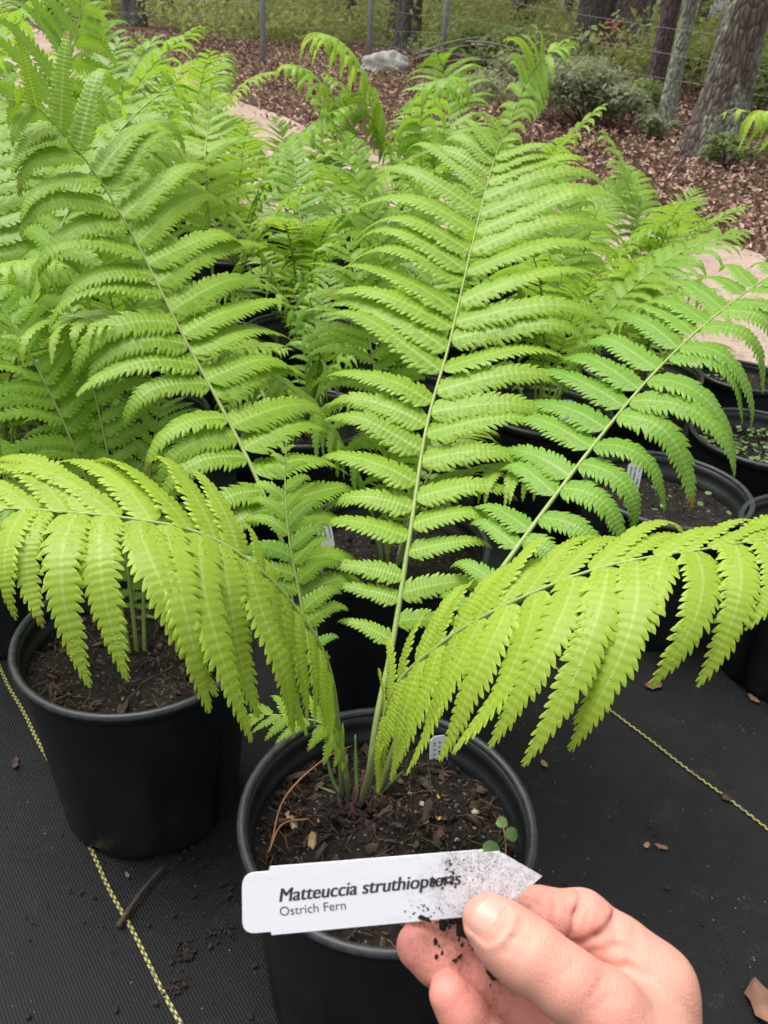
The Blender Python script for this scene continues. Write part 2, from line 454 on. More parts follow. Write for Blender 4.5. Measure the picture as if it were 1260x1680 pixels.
for sb in STRIPE_B:
    if sb > EDGE: continue
    sv = []; sf = []; su = []
    w = .0021
    al = list(np.arange(-1.2, 3.2, .02))
    for i, a in enumerate(al):
        wob = .0012*math.sin(a*17+sb*5) + .0008*math.sin(a*51)
        for k, off in enumerate((-w, w)):
            sv.append(fab_pt(a, sb+off+wob, .0022)); su.append((a/.0042, k*2))
        if i: sf.append((2*i-2, 2*i-1, 2*i+1, 2*i))
    obj('yellow_thread', mesh('yellow_thread', np.array([tuple(v) for v in sv]), sf, M['stripe'], False, np.array(su)), fabric)

# ================================================================== ferns
def catmull(pts, n):
    P = [np.array(p, float) for p in pts]
    P = [2*P[0]-P[1]] + P + [2*P[-1]-P[-2]]
    out = []
    for i in range(1, len(P)-2):
        p0, p1, p2, p3 = P[i-1:i+3]
        for t in np.linspace(0, 1, 14, endpoint=False):
            out.append(.5*((2*p1) + (-p0+p2)*t + (2*p0-5*p1+4*p2-p3)*t*t + (-p0+3*p1-3*p2+p3)*t**3))
    out.append(P[-2]); out = np.array(out)
    d = np.r_[0, np.cumsum(np.linalg.norm(np.diff(out, axis=0), axis=1))]
    s = np.linspace(0, d[-1], n)
    return np.stack([np.interp(s, d, out[:, k]) for k in range(3)], 1), d[-1]

def unit(v): return v/(np.linalg.norm(v)+1e-12)
UP = np.array([0, 0, 1.0])

def pinna(base, d0, nrm, L, W, nl, droop, curl, curl_dir, rng, detail=2, roll=0.0, tipdroop=0.0):
    """one leaflet: a bent midrib with nl rounded lobes on either side. returns verts, faces, uv"""
    steps = nl*2
    # midrib and frames
    P = [np.array(base, float)]; D = []; d = unit(np.array(d0, float)); N = np.array(nrm, float); Ns = []
    ds = L/steps; wv = rng.uniform(.05, .30); wf = rng.uniform(4, 9); wp = rng.uniform(0, 6)
    for i in range(steps+1):
        t = i/steps
        d = unit(d + (np.array([0, 0, -1.0])*(droop + tipdroop*t*t) + curl_dir*curl)*(ds/L)*(0.4+1.3*t))
        N = unit(N - d*N.dot(d)); D.append(d); Ns.append(N)
        P.append(P[-1] + d*ds + N*ds*wv*math.sin(t*wf+wp)*t)
    P = np.array(P[:-1]); D = np.array(D); Ns = np.array(Ns); S = np.cross(Ns, D)
    if roll:
        ang = roll*np.linspace(.2, 1, steps+1)[:, None]
        Ns, S = Ns*np.cos(ang)+S*np.sin(ang), S*np.cos(ang)-Ns*np.sin(ang)
    def at(u, y, z):
        u = np.clip(u, 0, 1)*steps; i = int(min(u, steps-1e-6)); f = u-i
        return P[i]*(1-f)+P[i+1]*f + S[i]*y + Ns[i]*z
    V = []; F = []; UV = []
    def vert(u, y, z, v):
        V.append(at(u, y, z)); UV.append((u, v)); return len(V)-1
    def wid(u):
        return W*min(1.0, .72+u*3.0)*(1-u**1.75)**.92 + W*.035
    mid = [vert(i/nl, 0, -.02*W, 0) for i in range(nl+1)]
    for sg in (1, -1):
        prev_q = prev_n = None
        fw = .32*W/L
        for k in range(nl):
            u0, u1 = k/nl, (k+1)/nl; um = (u0+u1)/2
            w = wid(um)*(1+rng.uniform(-.14, .12)); du = u1-u0; jf = rng.uniform(-.18, .18)*du
            sag = rng.uniform(-.10, -.02)
            cut = .50
            def Y(fr, uu, dz=0.0):   # lateral fraction, position along
                arch = .13*math.sin(min(fr, 1)*PI*.62) - .20*fr**3 + sag*fr
                return vert(uu + fw*fr*fr*1.3 + jf*fr*fr, sg*w*fr, w*(arch+dz), sg*fr)
            if prev_n is None: a = Y(cut, u0, -.07)
            else: a = prev_n
            c = Y(cut, u1, -.09)
            m0, m1 = mid[k], mid[k+1]
            if detail >= 2:
                qc = Y(.33, um, .08)
                for tri in ((m0, m1, qc), (m1, c, qc), (c, a, qc), (a, m0, qc)): F.append(tri if sg > 0 else tri[::-1])
                lc = Y(.74, um+du*.02, .07)
                o = [Y(.78, u0+du*.05, -.01), Y(.97, u0+du*.30), Y(1.02, u0+du*.62), Y(.82, u0+du*.97, -.01)]
                ring = [a, c, o[3], o[2], o[1], o[0]]
                for i in range(6):
                    tri = (ring[i], lc, ring[(i+1) % 6])
                    tri = (ring[i], ring[(i+1) % 6], lc)
                    F.append(tri if sg > 0 else tri[::-1])
            else:
                q = (m0, m1, c, a); F.append(q if sg > 0 else q[::-1])
                o1 = Y(1.0, u0+du*.25); o2 = Y(.98, u0+du*.72)
                q = (a, c, o2, o1); F.append(q if sg > 0 else q[::-1])
            prev_n = c
    return np.array(V), F, np.array(UV)

def prof(s, start=.16, peak=.66, pb=.16, te=2.0):
    if s < start: return pb
    if s < peak:
        t = (s-start)/(peak-start); return pb + (1-pb)*t**.85
    t = (s-peak)/(1-peak); return max(.05, (1-t**te)**.75)

def frond_geo(pts, rdir, n_pairs, Lmax, rng, start=.16, peak=.64, detail=2, nl=22, ang=(78, 48), droop=.8, curl=.5, tilt=.35,
              lift=.1, wr=.125, r0=.0033, tipdroop=0.6, side_len=(1, 1), up_hint=None, side_roll=0.0, rmin=.0006, miss=0.0, side_droop=(1, 1), side_ang=(0, 0), pb=.16, te=2.0, rollj=.18, angj=7, lenj=.10, side_curl=(1, 1), droop_s=(1, 1), fill=.60, fade=None):
    """rachis mesh and the list of leaflets; pts in local space"""
    path, length = catmull(pts, 60)
    tan = np.gradient(path, axis=0); tan /= np.linalg.norm(tan, axis=1)[:, None]
    r = unit(np.array([rdir[0], rdir[1], 0.0]))
    out = []
    radii = [r0*(1-.86*(i/59)**.8)+rmin*.2 for i in range(60)]
    rach = tube(path, radii, 6)
    ss = start + (1-start)*(np.arange(n_pairs)+.5)/n_pairs
    ss = start + (ss-start)*.995
    # leaflets crowd together towards the tip
    ss = start + (1-start)*(1-(1-(ss-start)/(1-start))**1.18)
    for i, s in enumerate(ss):
        for side in (1, -1):
            if rng.random() < miss: continue
            sj = min(.995, s + rng.uniform(-.25, .25)/n_pairs*(1-start) + (.25 if side > 0 else -.25)*(1-start)/n_pairs)
            f = sj*59; k = int(min(58, f)); g = f-k
            p = path[k]*(1-g)+path[k+1]*g; T = unit(tan[k]*(1-g)+tan[k+1]*g)
            N = UP*T.dot(r) - r*T.dot(UP)
            if up_hint is not None: N = N*.5 + np.array(up_hint, float)
            N = unit(N - T*N.dot(T)); B = np.cross(T, N)*side
            a = math.radians(ang[0] + (ang[1]-ang[0])*max(0, (sj-start)/(1-start))**1.3 + side_ang[0 if side > 0 else 1] + rng.uniform(-angj, angj))
            d0 = unit(T*math.cos(a) + B*math.sin(a) + N*lift)
            L = Lmax*prof(sj, start, peak, pb, te)*(1+rng.uniform(-lenj, lenj))*side_len[0 if side > 0 else 1]
            if fade and side == fade[0]: L *= .12+.88*min(1, max(0, (sj-fade[1])/(fade[2]-fade[1])))
            nn = unit(N*(1-tilt) + UP*tilt + T*rng.uniform(-.12, .12))
            nlk = max(5, int(nl*min(1, .30+.75*L/Lmax)))
            Wk = L*wr*(1.0 + .35*(1-L/Lmax))
            sdp = side_droop[0 if side > 0 else 1]*(droop_s[0]+(droop_s[1]-droop_s[0])*max(0, (sj-start)/(1-start)))
            gap = length*(ss[min(i+1, n_pairs-1)]-ss[max(i-1, 0)])/(min(i+1, n_pairs-1)-max(i-1, 0))
            Wk = min(Wk, fill*gap*math.sin(a))
            out.append(pinna(p, d0, nn, L, Wk, nlk, droop*sdp*rng.uniform(.7, 1.3), curl*side_curl[0 if side > 0 else 1]*rng.uniform(.5, 1.4), T, rng, detail,
                             roll=side*side_roll + rng.uniform(-rollj, rollj), tipdroop=tipdroop*rng.uniform(.5, 1.5)))
    return rach, out, length

def fern_frond_parts(parent, pts, rdir, mats, split, seed, foot=False, **kw):
    """adds a frond under parent; with split the leaflets are its own pieces"""
    rng = np.random.default_rng(seed)
    base = np.array(parent.location)
    pts = [np.array(p, float)-base for p in pts]
    rach, leaves, L = frond_geo(pts, rdir, rng=rng, **kw)
    if split:
        fr = obj('frond', mesh('frond', rach[0], rach[1], M['stalk_foot'] if foot else M['stalk']), parent)
        for v, f, uv in leaves:
            o = v[0].copy()
            obj('pinna', mesh('pinna', v-o, f, mats[rng.integers(len(mats))], True, uv), fr, loc=tuple(o))
    else:
        b = MB(); b.add(rach[0], rach[1], mi=0)
        for v, f, uv in leaves: b.add(v, f, uv, 1)
        fr = obj('frond', b.mesh('frond', [M['stalk'], mats[0]]), parent)
    return fr

# ------------------------------------------------------------------ pots
POT_R, POT_H, SOIL_Z = .1245, .235, .196
def pot_profiles(R, Hh):
    k = R/.1245; h = Hh
    body = [(.0, .004), (.086*k, .004), (.094*k, .0), (.0985*k, .004), (.0995*k, .012), (.1165*k, h-.022), (.1168*k, h-.016), (.1195*k, h-.0155), (.1200*k, h-.006),
            (.1150*k, h-.006), (.1145*k, h-.016), (.1140*k, h-.028), (.1128*k, h-.0285), (.1110*k, h-.045), (.0965*k, .014), (0, .012)]
    rim = []
    for i in range(13):
        a = 2*PI*i/12
        rim.append((R - .0042 + .0042*math.cos(a)*1.0 - .0005, h-.0042 + .0042*math.sin(a)))
    return body, rim
pot_cache = {}
def pot_meshes(R, Hh):
    key = (round(R, 4), round(Hh, 4))
    if key not in pot_cache:
        b, r = pot_profiles(R, Hh)
        v, f = lathe(b, 80)
        # drainage scallops moulded into the foot
        ang = np.arctan2(v[:, 1], v[:, 0]); low = v[:, 2] < .005
        rad = np.hypot(v[:, 0], v[:, 1])
        sc = (np.sin(ang*9) > .55) & low & (rad > .08*R/.1245) & (rad < .104*R/.1245)
        v[sc, 2] += .010
        bm_ = mesh('pot', v, f, M['pot'])
        v, f = lathe(r, 80)
        pot_cache[key] = (bm_, mesh('rim', v, f, M['rim']))
    return pot_cache[key]

def soil_mesh(R, z, seed, mound=.006):
    rng = np.random.default_rng(seed); vs = [(0, 0, z+mound)]; fs = []
    nr, ns = 22, 56
    for i in range(1, nr+1):
        for k in range(ns):
            rr = R*i/nr; a = 2*PI*k/ns
            x, y = rr*math.cos(a), rr*math.sin(a)
            h = mnoise.fractal(Vector((x*28, y*28, seed*3.1)), 1.0, 2.0, 5)*.0065 + mound*(1-(i/nr)**2)
            vs.append((x, y, z+h))
    for k in range(ns): fs.append((0, 1+k, 1+(k+1) % ns))
    for i in range(nr-1):
        for k in range(ns):
            a = 1+i*ns+k; b = 1+i*ns+(k+1) % ns
            fs.append((a, a+ns, b+ns, b))
    return mesh('soil', np.array(vs), fs, M['soil'])
soil_cache = {}
def crumbs_mesh(R, z, n, seed, mat, s0=.0008, s1=.0034):
    rng = np.random.default_rng(seed); b = MB()
    for _ in range(n):
        rr = R*math.sqrt(rng.random())*.97; a = rng.uniform(0, 2*PI); s = s0+(s1-s0)*rng.random()**2.2
        v, f = lump(rng, s*rng.uniform(.8, 2.6), s*rng.uniform(.6, 1), s*rng.uniform(.3, .7), .45)
        v = v @ rotm(rng).T
        x, y = rr*math.cos(a), rr*math.sin(a)
        b.add(v + np.array([x, y, z + .006*(1-(rr/R)**2) + s*.2 + rng.uniform(-.002, .003)]), f)
    return b.mesh('soil_crumbs', [mat], smooth=False)

def pot_parts(root, R=POT_R, Hh=POT_H, soil_z=SOIL_Z, seed=1, crumbs=350, hero=False):
    pm, rm = pot_meshes(R, Hh)
    p = obj('pot', pm, root); obj('rim', rm, p)
    sr = R/.1245*(.0965 + (.1110-.0965)*min(1, (soil_z-.014)/(Hh-.059))) + .0008
    key = (round(R, 4), round(soil_z, 3), seed % 4)
    if hero: key = ('hero', seed)
    if key not in soil_cache:
        soil_cache[key] = (soil_mesh(sr, soil_z, seed), crumbs_mesh(sr, soil_z, crumbs, seed, M['crumb']))
    s = obj('soil', soil_cache[key][0], root)
    if hero or seed == 21:
        rf = np.random.default_rng(seed+5); fb = MB()
        for _ in range(170):
            rr = sr*.95*math.sqrt(rf.random()); a = rf.uniform(0, 2*PI); q = rf.uniform(0, PI); ln = rf.uniform(.003, .013)
            c = np.array([rr*math.cos(a), rr*math.sin(a), soil_z+.006*(1-(rr/sr)**2)+.003]); d = np.array([math.cos(q), math.sin(q), rf.uniform(-.2, .35)])*ln
            v, fc = tube([c-d, c+rf.normal(size=3)*.0012, c+d], [.0004, .0005, .0003], 4); fb.add(v, fc)
        tag(obj('soil_fibres', fb.mesh('soil_fibres', [M['bark_chip']]), s), kind='stuff')
        for mt, n_, a0, a1 in (('bark_chip', 70, .0010, .0042), ('twig', 200, .0012, .0058), ('tan_chip', 22, .0006, .0022), ('red_chip', 40, .001, .0042)):
            tag(obj('soil_bits', crumbs_mesh(sr, soil_z+.001, n_, seed+len(mt), M[mt], a0, a1), s), kind='stuff')
    tag(obj('soil_crumbs', soil_cache[key][1], s), kind='stuff')
    return p, s, sr

# ================================================================== the fern in the foreground pot
GZ = .014
hero = empty('potted_fern', (.021, .470, GZ))
tag(hero, 'large bright green fern in a black pot right behind the hand-held label', 'potted fern', 'potted ferns')
_, hsoil, hsr = pot_parts(hero, seed=11, crumbs=900, hero=True)
HS = dict(split=True)
def hero_frond(pts, rd, mats, seed, **kw):
    return fern_frond_parts(hero, pts, rd, mats, True, seed, foot=True, **kw)
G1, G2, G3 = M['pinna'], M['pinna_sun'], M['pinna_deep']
# upright frond in the middle
hero_frond([(0.002317, 0.51, 0.2223), (0.006353, 0.5446, 0.2782), (0.01634, 0.592, 0.3304), (0.02565, 0.6649, 0.3966), (0.03668, 0.7629, 0.4665), (0.05679, 0.8501, 0.5274), (0.07714, 0.9487, 0.6083), (0.09431, 1.024, 0.6687), (0.1035, 1.052, 0.6974), (0.1081, 1.055, 0.7079)],
           (.25, 1.0), [G1], 5, n_pairs=22, Lmax=.180, start=.17, peak=.70, pb=.30, te=3.2, nl=27, ang=(76, 54), droop=.6, curl=.2, tilt=.45, lift=.16, wr=.132, tipdroop=1.7, rollj=.35, fill=.70)
# frond leaning back to the left
hero_frond([(-0.01399, 0.5134, 0.2183), (-0.03416, 0.5513, 0.2899), (-0.06847, 0.6043, 0.3617), (-0.1124, 0.667, 0.4304), (-0.1549, 0.7193, 0.4808), (-0.2057, 0.7712, 0.5407), (-0.2571, 0.8224, 0.6095), (-0.2986, 0.8447, 0.668), (-0.3285, 0.8438, 0.7065), (-0.3474, 0.8283, 0.7296), (-0.36, 0.8069, 0.7326)],
           (-.75, .6), [G1], 6, n_pairs=23, Lmax=.148, start=.22, peak=.66, pb=.46, te=2.6, nl=26, ang=(84, 55), droop=.8, curl=.12, tilt=.5, lift=.12, wr=.145, tipdroop=1.6, rollj=.35, fill=.72, side_droop=(.7, 1.9), side_len=(1.16, .84))
# frond leaning back to the right
hero_frond([(0.01302, 0.5149, 0.2209), (0.04177, 0.5468, 0.3221), (0.09447, 0.5936, 0.3932), (0.1447, 0.6516, 0.4436), (0.1996, 0.7153, 0.4939), (0.2519, 0.7695, 0.5378), (0.3125, 0.8262, 0.5759), (0.3807, 0.8802, 0.6096), (0.431, 0.9068, 0.6256)],
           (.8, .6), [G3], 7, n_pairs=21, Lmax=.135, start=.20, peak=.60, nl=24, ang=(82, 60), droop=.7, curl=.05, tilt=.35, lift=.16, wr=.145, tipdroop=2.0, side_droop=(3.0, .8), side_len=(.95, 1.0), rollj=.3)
# arching frond to the left front
hero_frond([(-0.01883, 0.5065, 0.2163), (-0.02509, 0.5124, 0.2925), (-0.03639, 0.499, 0.3793), (-0.06316, 0.4907, 0.4389), (-0.09266, 0.4782, 0.4832), (-0.1265, 0.4739, 0.5059), (-0.1652, 0.4681, 0.5158), (-0.208, 0.4647, 0.5199), (-0.2522, 0.4642, 0.519), (-0.3025, 0.4637, 0.5082), (-0.34, 0.4648, 0.4901)],
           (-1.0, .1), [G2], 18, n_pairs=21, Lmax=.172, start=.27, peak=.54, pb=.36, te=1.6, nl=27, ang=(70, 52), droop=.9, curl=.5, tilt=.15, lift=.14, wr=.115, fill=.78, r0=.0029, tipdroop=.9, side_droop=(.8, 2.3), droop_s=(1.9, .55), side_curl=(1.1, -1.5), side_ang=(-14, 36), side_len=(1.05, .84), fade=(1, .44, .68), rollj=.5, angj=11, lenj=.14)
# arching frond to the right front
hero_frond([(-0.003261, 0.5015, 0.2136), (0.007667, 0.5071, 0.2833), (0.02001, 0.4953, 0.3629), (0.04818, 0.4825, 0.4167), (0.07738, 0.4691, 0.4574), (0.1095, 0.4665, 0.4829), (0.1412, 0.4659, 0.502), (0.1757, 0.4672, 0.5143), (0.2137, 0.4674, 0.5246), (0.2533, 0.4718, 0.5322), (0.296, 0.4775, 0.5321)],
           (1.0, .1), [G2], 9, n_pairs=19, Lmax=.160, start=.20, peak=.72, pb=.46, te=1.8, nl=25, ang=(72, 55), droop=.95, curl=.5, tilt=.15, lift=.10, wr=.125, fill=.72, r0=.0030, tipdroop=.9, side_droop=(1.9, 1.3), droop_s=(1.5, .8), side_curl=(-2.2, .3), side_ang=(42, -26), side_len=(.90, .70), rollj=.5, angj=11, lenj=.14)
# two small young fronds low at the left rim and a crumpled one behind the middle
hero_frond([(-0.01322, 0.5051, 0.2139), (-0.02057, 0.5022, 0.2749), (-0.03513, 0.4994, 0.31), (-0.05766, 0.4984, 0.3183), (-0.08759, 0.4989, 0.319), (-0.1004, 0.4996, 0.3104)],
           (-1, .05), [G1], 10, n_pairs=10, Lmax=.040, start=.22, peak=.55, nl=12, ang=(70, 45), droop=.5, curl=.3, tilt=.3, wr=.16, r0=.002)
hero_frond([(-0.0139, 0.51, 0.2223), (-0.04845, 0.5551, 0.3065), (-0.06917, 0.5962, 0.3676), (-0.08266, 0.6228, 0.4137), (-0.08952, 0.6486, 0.4485), (-0.09209, 0.6749, 0.484)],
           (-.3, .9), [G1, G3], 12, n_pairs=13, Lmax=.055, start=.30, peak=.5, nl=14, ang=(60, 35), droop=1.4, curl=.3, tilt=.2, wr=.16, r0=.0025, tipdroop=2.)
# brown crown and old stubs where the stalks leave the soil
def local(p): return np.array(p)-np.array(hero.location)
rng = np.random.default_rng(3)
b = MB()
cr = local((-0.003387, 0.5044, 0.2126))
for i in range(70):
    a = rng.uniform(0, 2*PI); rr = rng.uniform(.004, .024)
    p0 = np.array([cr[0]+rr*math.cos(a), cr[1]+rr*math.sin(a), .193]); p1 = p0 + np.array([rng.uniform(-.008, .008), rng.uniform(-.008, .008), rng.uniform(.008, .026)])
    v, f = tube([p0, (p0+p1)/2+rng.normal(size=3)*.001, p1], [.0030, .0024, .0008], 5); b.add(v, f)
obj('crown', b.mesh('crown', [M['red_chip']]), hero)
b = MB()
for i in range(120):
    a = rng.uniform(0, 2*PI); rr = .034*math.sqrt(rng.random()); s = rng.uniform(.0015, .0055)
    v, f = lump(rng, s*rng.uniform(1, 2.2), s, s*.8, .45); b.add(v @ rotm(rng).T + np.array([cr[0]+rr*math.cos(a), cr[1]+rr*math.sin(a)-.006, .200+rng.uniform(0, .010)*(1-rr/.034)]), f)
tag(obj('crown_debris', b.mesh('crown_debris', [M['crumb']], False), hero), kind='stuff')
for (q0, q1, q2) in [((-0.03562, 0.5269, 0.2475), (-0.02745, 0.5149, 0.2269), (-0.01319, 0.5037, 0.2155)), ((0.02528, 0.543, 0.2556), (0.01965, 0.5256, 0.2314), (0.007902, 0.5126, 0.2168)), ((-0.01174, 0.5445, 0.2581), (-0.009058, 0.5273, 0.2344), (-0.006183, 0.5121, 0.2159)), ((0.03362, 0.5275, 0.2346), (0.02233, 0.5202, 0.226), (0.008096, 0.5089, 0.2164)), ((-0.04266, 0.5166, 0.2197), (-0.02862, 0.5129, 0.2174), (-0.01115, 0.5057, 0.2149))]:
    pth, _ = catmull([local(p) for p in (q2, q1, q0)], 10); v, f = tube(pth, [.0022]*6+[.0018, .0014, .001, .0006], 6)
    obj('old_stalk', mesh('old_stalk', v, f, M['stalk_dark']), hero)
# things lying on the soil, each its own piece
def soil_piece(name, mat, x, y, size, seed, squash=.5, elong=1.0):
    size *= .82; rg = np.random.default_rng(seed); v, f = lump(rg, size*elong, size, size*squash, .22)
    return obj(name, mesh(name, v, f, mat, name in ('pebble', 'fertiliser_bead')), hsoil, loc=(x, y, SOIL_Z + .0055*(1-(x*x+y*y)/.011) + size*squash*.55))
for k, (x, y, s, e, m) in enumerate([(.062,-.020,.0058,2.6,'tan_chip'), (.082,-.024,.004,4.0,'tan_chip'), (-.052,.028,.0042,3.0,'tan_chip'), (-.062,-.006,.0055,2.2,'tan_chip'),
        (-.035,-.046,.0045,3.4,'tan_chip'), (-.074,-.030,.005,2.0,'bark_chip'), (.056,-.034,.009,1.4,'red_chip'), (.078,-.040,.010,1.3,'red_chip'), (.088,-.056,.009,1.2,'red_chip'),
        (.030,-.048,.006,2.2,'bark_chip'), (-.082,.014,.004,4.2,'tan_chip'), (.035,.030,.004,3.2,'bark_chip'), (.018,-.070,.006,1.8,'bark_chip'), (-.020,-.072,.005,2.4,'tan_chip'),
        (.045,.008,.0055,2.0,'bark_chip'), (-.030,.055,.005,2.0,'red_chip'), (.010,.066,.004,2.0,'bark_chip'), (.066,.044,.004,2.5,'bark_chip'), (-.055,-.058,.0045,2.8,'bark_chip'), (.048,-.064,.0045,2.8,'tan_chip')]):
    soil_piece('bark_chip', M[m], x, y, s, 40+k, .35, e)
for k, (x, y, s, m) in enumerate([(.078,.036,.0055,'pebble'), (.088,-.002,.0062,'grey_pebble'), (.030,.038,.0042,'pebble'), (.052,.006,.0030,'red_chip'), (.060,.004,.0034,'pebble'), (.098,-.012,.0040,'grey_pebble'),
        (-.058,.014,.0030,'pebble'), (.076,.018,.0028,'pebble'), (-.046,-.030,.0028,'grey_pebble'), (.020,.050,.0024,'pebble')]):
    soil_piece('pebble', M[m], x, y, s, 80+k, .7, 1.15)
for k, (x, y) in enumerate([(.036,.072), (.048,.066), (.066,.072), (.072,.060), (.040,.060), (.010,.048), (.060,-.046), (.096,-.026), (-.054,.060), (.058,-.004), (.084,.010), (.030,.080)]):
    soil_piece('fertiliser_bead', M['bead'], x, y, .0020, 100+k, .95, 1.0)
for k, (x, y) in enumerate([(.046,.050), (.042,.026), (.046,.025)]):
    soil_piece('yellow_flower_crumb', M['yellow_bit'], x, y, .0024, 120+k, .5, 1.4)
for pts in ([(-.095,-.02,.205), (-.09,.03,.208), (-.06,.075,.21), (-.035,.092,.212)], [(-.096,-.025,.205), (-.088,-.002,.212), (-.066,.010,.207)], [(.03,-.03,.206), (.026,-.05,.204), (.034,-.075,.203)], [(.098,-.03,.204), (.1,.0,.212), (.096,.02,.216)]):
    pth, _ = catmull(pts, 14); v, f = tube(pth, [.0009]*13+[.0003], 5)
    obj('pine_needle', mesh('pine_needle', v, f, M['needle']), hsoil)
# clover-like seedling at the inner wall
sd_ = empty('seedling', (.114, .463, GZ+SOIL_Z+.001))
tag(sd_, 'tiny round-leaved green seedling at the inner edge of the foreground pot', 'seedling')
def round_leaf(c, nrm, r, name='leaf', parent=None, mat=None, notch=.12):
    nrm = unit(np.array(nrm, float)); a_ = unit(np.cross(nrm, [.3, .9, .1])); b_ = np.cross(nrm, a_)
    vs = [np.array(c)+nrm*r*.05]
    for k in range(16):
        t = 2*PI*k/16; rr = r*(1 - notch*(k == 0)) * (1 if k % 2 else .97)
        vs.append(np.array(c) + (a_*math.cos(t)+b_*math.sin(t))*rr + nrm*r*(-.18*math.cos(2*t)+.1))
    me = mesh(name, np.array(vs), [(0, 1+k, 1+(k+1) % 16) for k in range(16)], mat or M['seedling'])
    return obj(name, me, parent)
for (c, n_, r) in [((-.008,-.012,.022), (-.2,-.5,.8), .0078), ((.010,.002,.026), (.3,-.4,.8), .0060), ((.002,.010,.030), (-.1,-.3,.9), .0050)]:
    round_leaf(c, n_, r, 'leaf', sd_)
    pth, _ = catmull([(0, 0, 0), (c[0]*.4, c[1]*.4, c[2]*.6), c], 8); v, f = tube(pth, [.0007]*8, 5)
    obj('stem', mesh('stem', v, f, M['seedling']), sd_)

# ================================================================== background ferns
def arch_pts(L, th0, th1, bend=1.6, side=0.0, n=9):
    p = np.zeros(3); out = [p.copy()]
    for i in range(n):
        t = (i+.5)/n; th = math.radians(th0 + (th1-th0)*t**bend)
        p = p + np.array([math.sin(th), side*t*.35, math.cos(th)])*L/n; out.append(p.copy())
    return out
def proto_frond(seed, L, th0, th1, mat, side=0.0, detail=1, nl=15, n_pairs=23, **kw):
    rng = np.random.default_rng(seed)
    a = dict(n_pairs=n_pairs, Lmax=L*.215, start=.15, peak=.60, nl=nl, ang=(80, 48), droop=.8, curl=.2, tilt=.3, lift=.12, wr=.12, r0=.0042, tipdroop=1.8, rollj=.5)
    a.update(kw)
    rach, leaves, _ = frond_geo(arch_pts(L, th0, th1, 1.5, side), (1, 0), rng=rng, detail=detail, **a)
    b = MB(); b.add(rach[0], rach[1], mi=0)
    for v, f, uv in leaves: b.add(v, f, uv, 1)
    return b.mesh('frond', [M['stalk'], mat])
FA, FB = M['frond_far'], M['frond_far2']
protos = [proto_frond(200, .66, 6, 62, FA, .2), proto_frond(201, .72, 10, 78, FA, -.3), proto_frond(202, .60, 18, 105, FB, .3), proto_frond(203, .70, 4, 48, FA, -.2, droop=.9),
          proto_frond(204, .56, 24, 125, FB, -.3, tipdroop=2.), proto_frond(205, .62, 12, 88, FB, .4, droop=1.3), proto_frond(206, .50, 2, 36, FA, .1, droop=.4, tipdroop=.5),
          proto_frond(207, .66, 8, 70, FA, .2, droop=1.6, tipdroop=2.4), proto_frond(208, .52, 30, 95, FB, .0), proto_frond(209, .58, 10, 150, FB, .5, tipdroop=2.)]
def fern(loc, label, seed, fronds=None, n=8, s=1.0, R=POT_R, Hh=POT_H, soil_z=SOIL_Z, group='potted ferns', pot=True, jit=.25, az0=None):
    rng = np.random.default_rng(seed)
    t = empty('potted_fern', (loc[0], loc[1], ground_z(loc[0], loc[1])+GZ))
    tag(t, label, 'potted fern', group)
    if pot: pot_parts(t, R, Hh, soil_z, seed, 200)
    if fronds is None:
        a0 = rng.uniform(0, 2*PI) if az0 is None else az0
        fronds = [(math.degrees(a0 + 2*PI*k/n + rng.uniform(-jit, jit)), int(rng.integers(len(protos))), s*rng.uniform(.82, 1.12)) for k in range(n)]
    for az, pi_, sc in fronds:
        o = obj('frond', protos[pi_], t, loc=(.012*math.cos(math.radians(az)), .012*math.sin(math.radians(az)), soil_z-.004))
        o.rotation_euler = (rng.uniform(-.06, .06), rng.uniform(-.06, .06), math.radians(az)); o.scale = (sc, sc, sc)
    return t

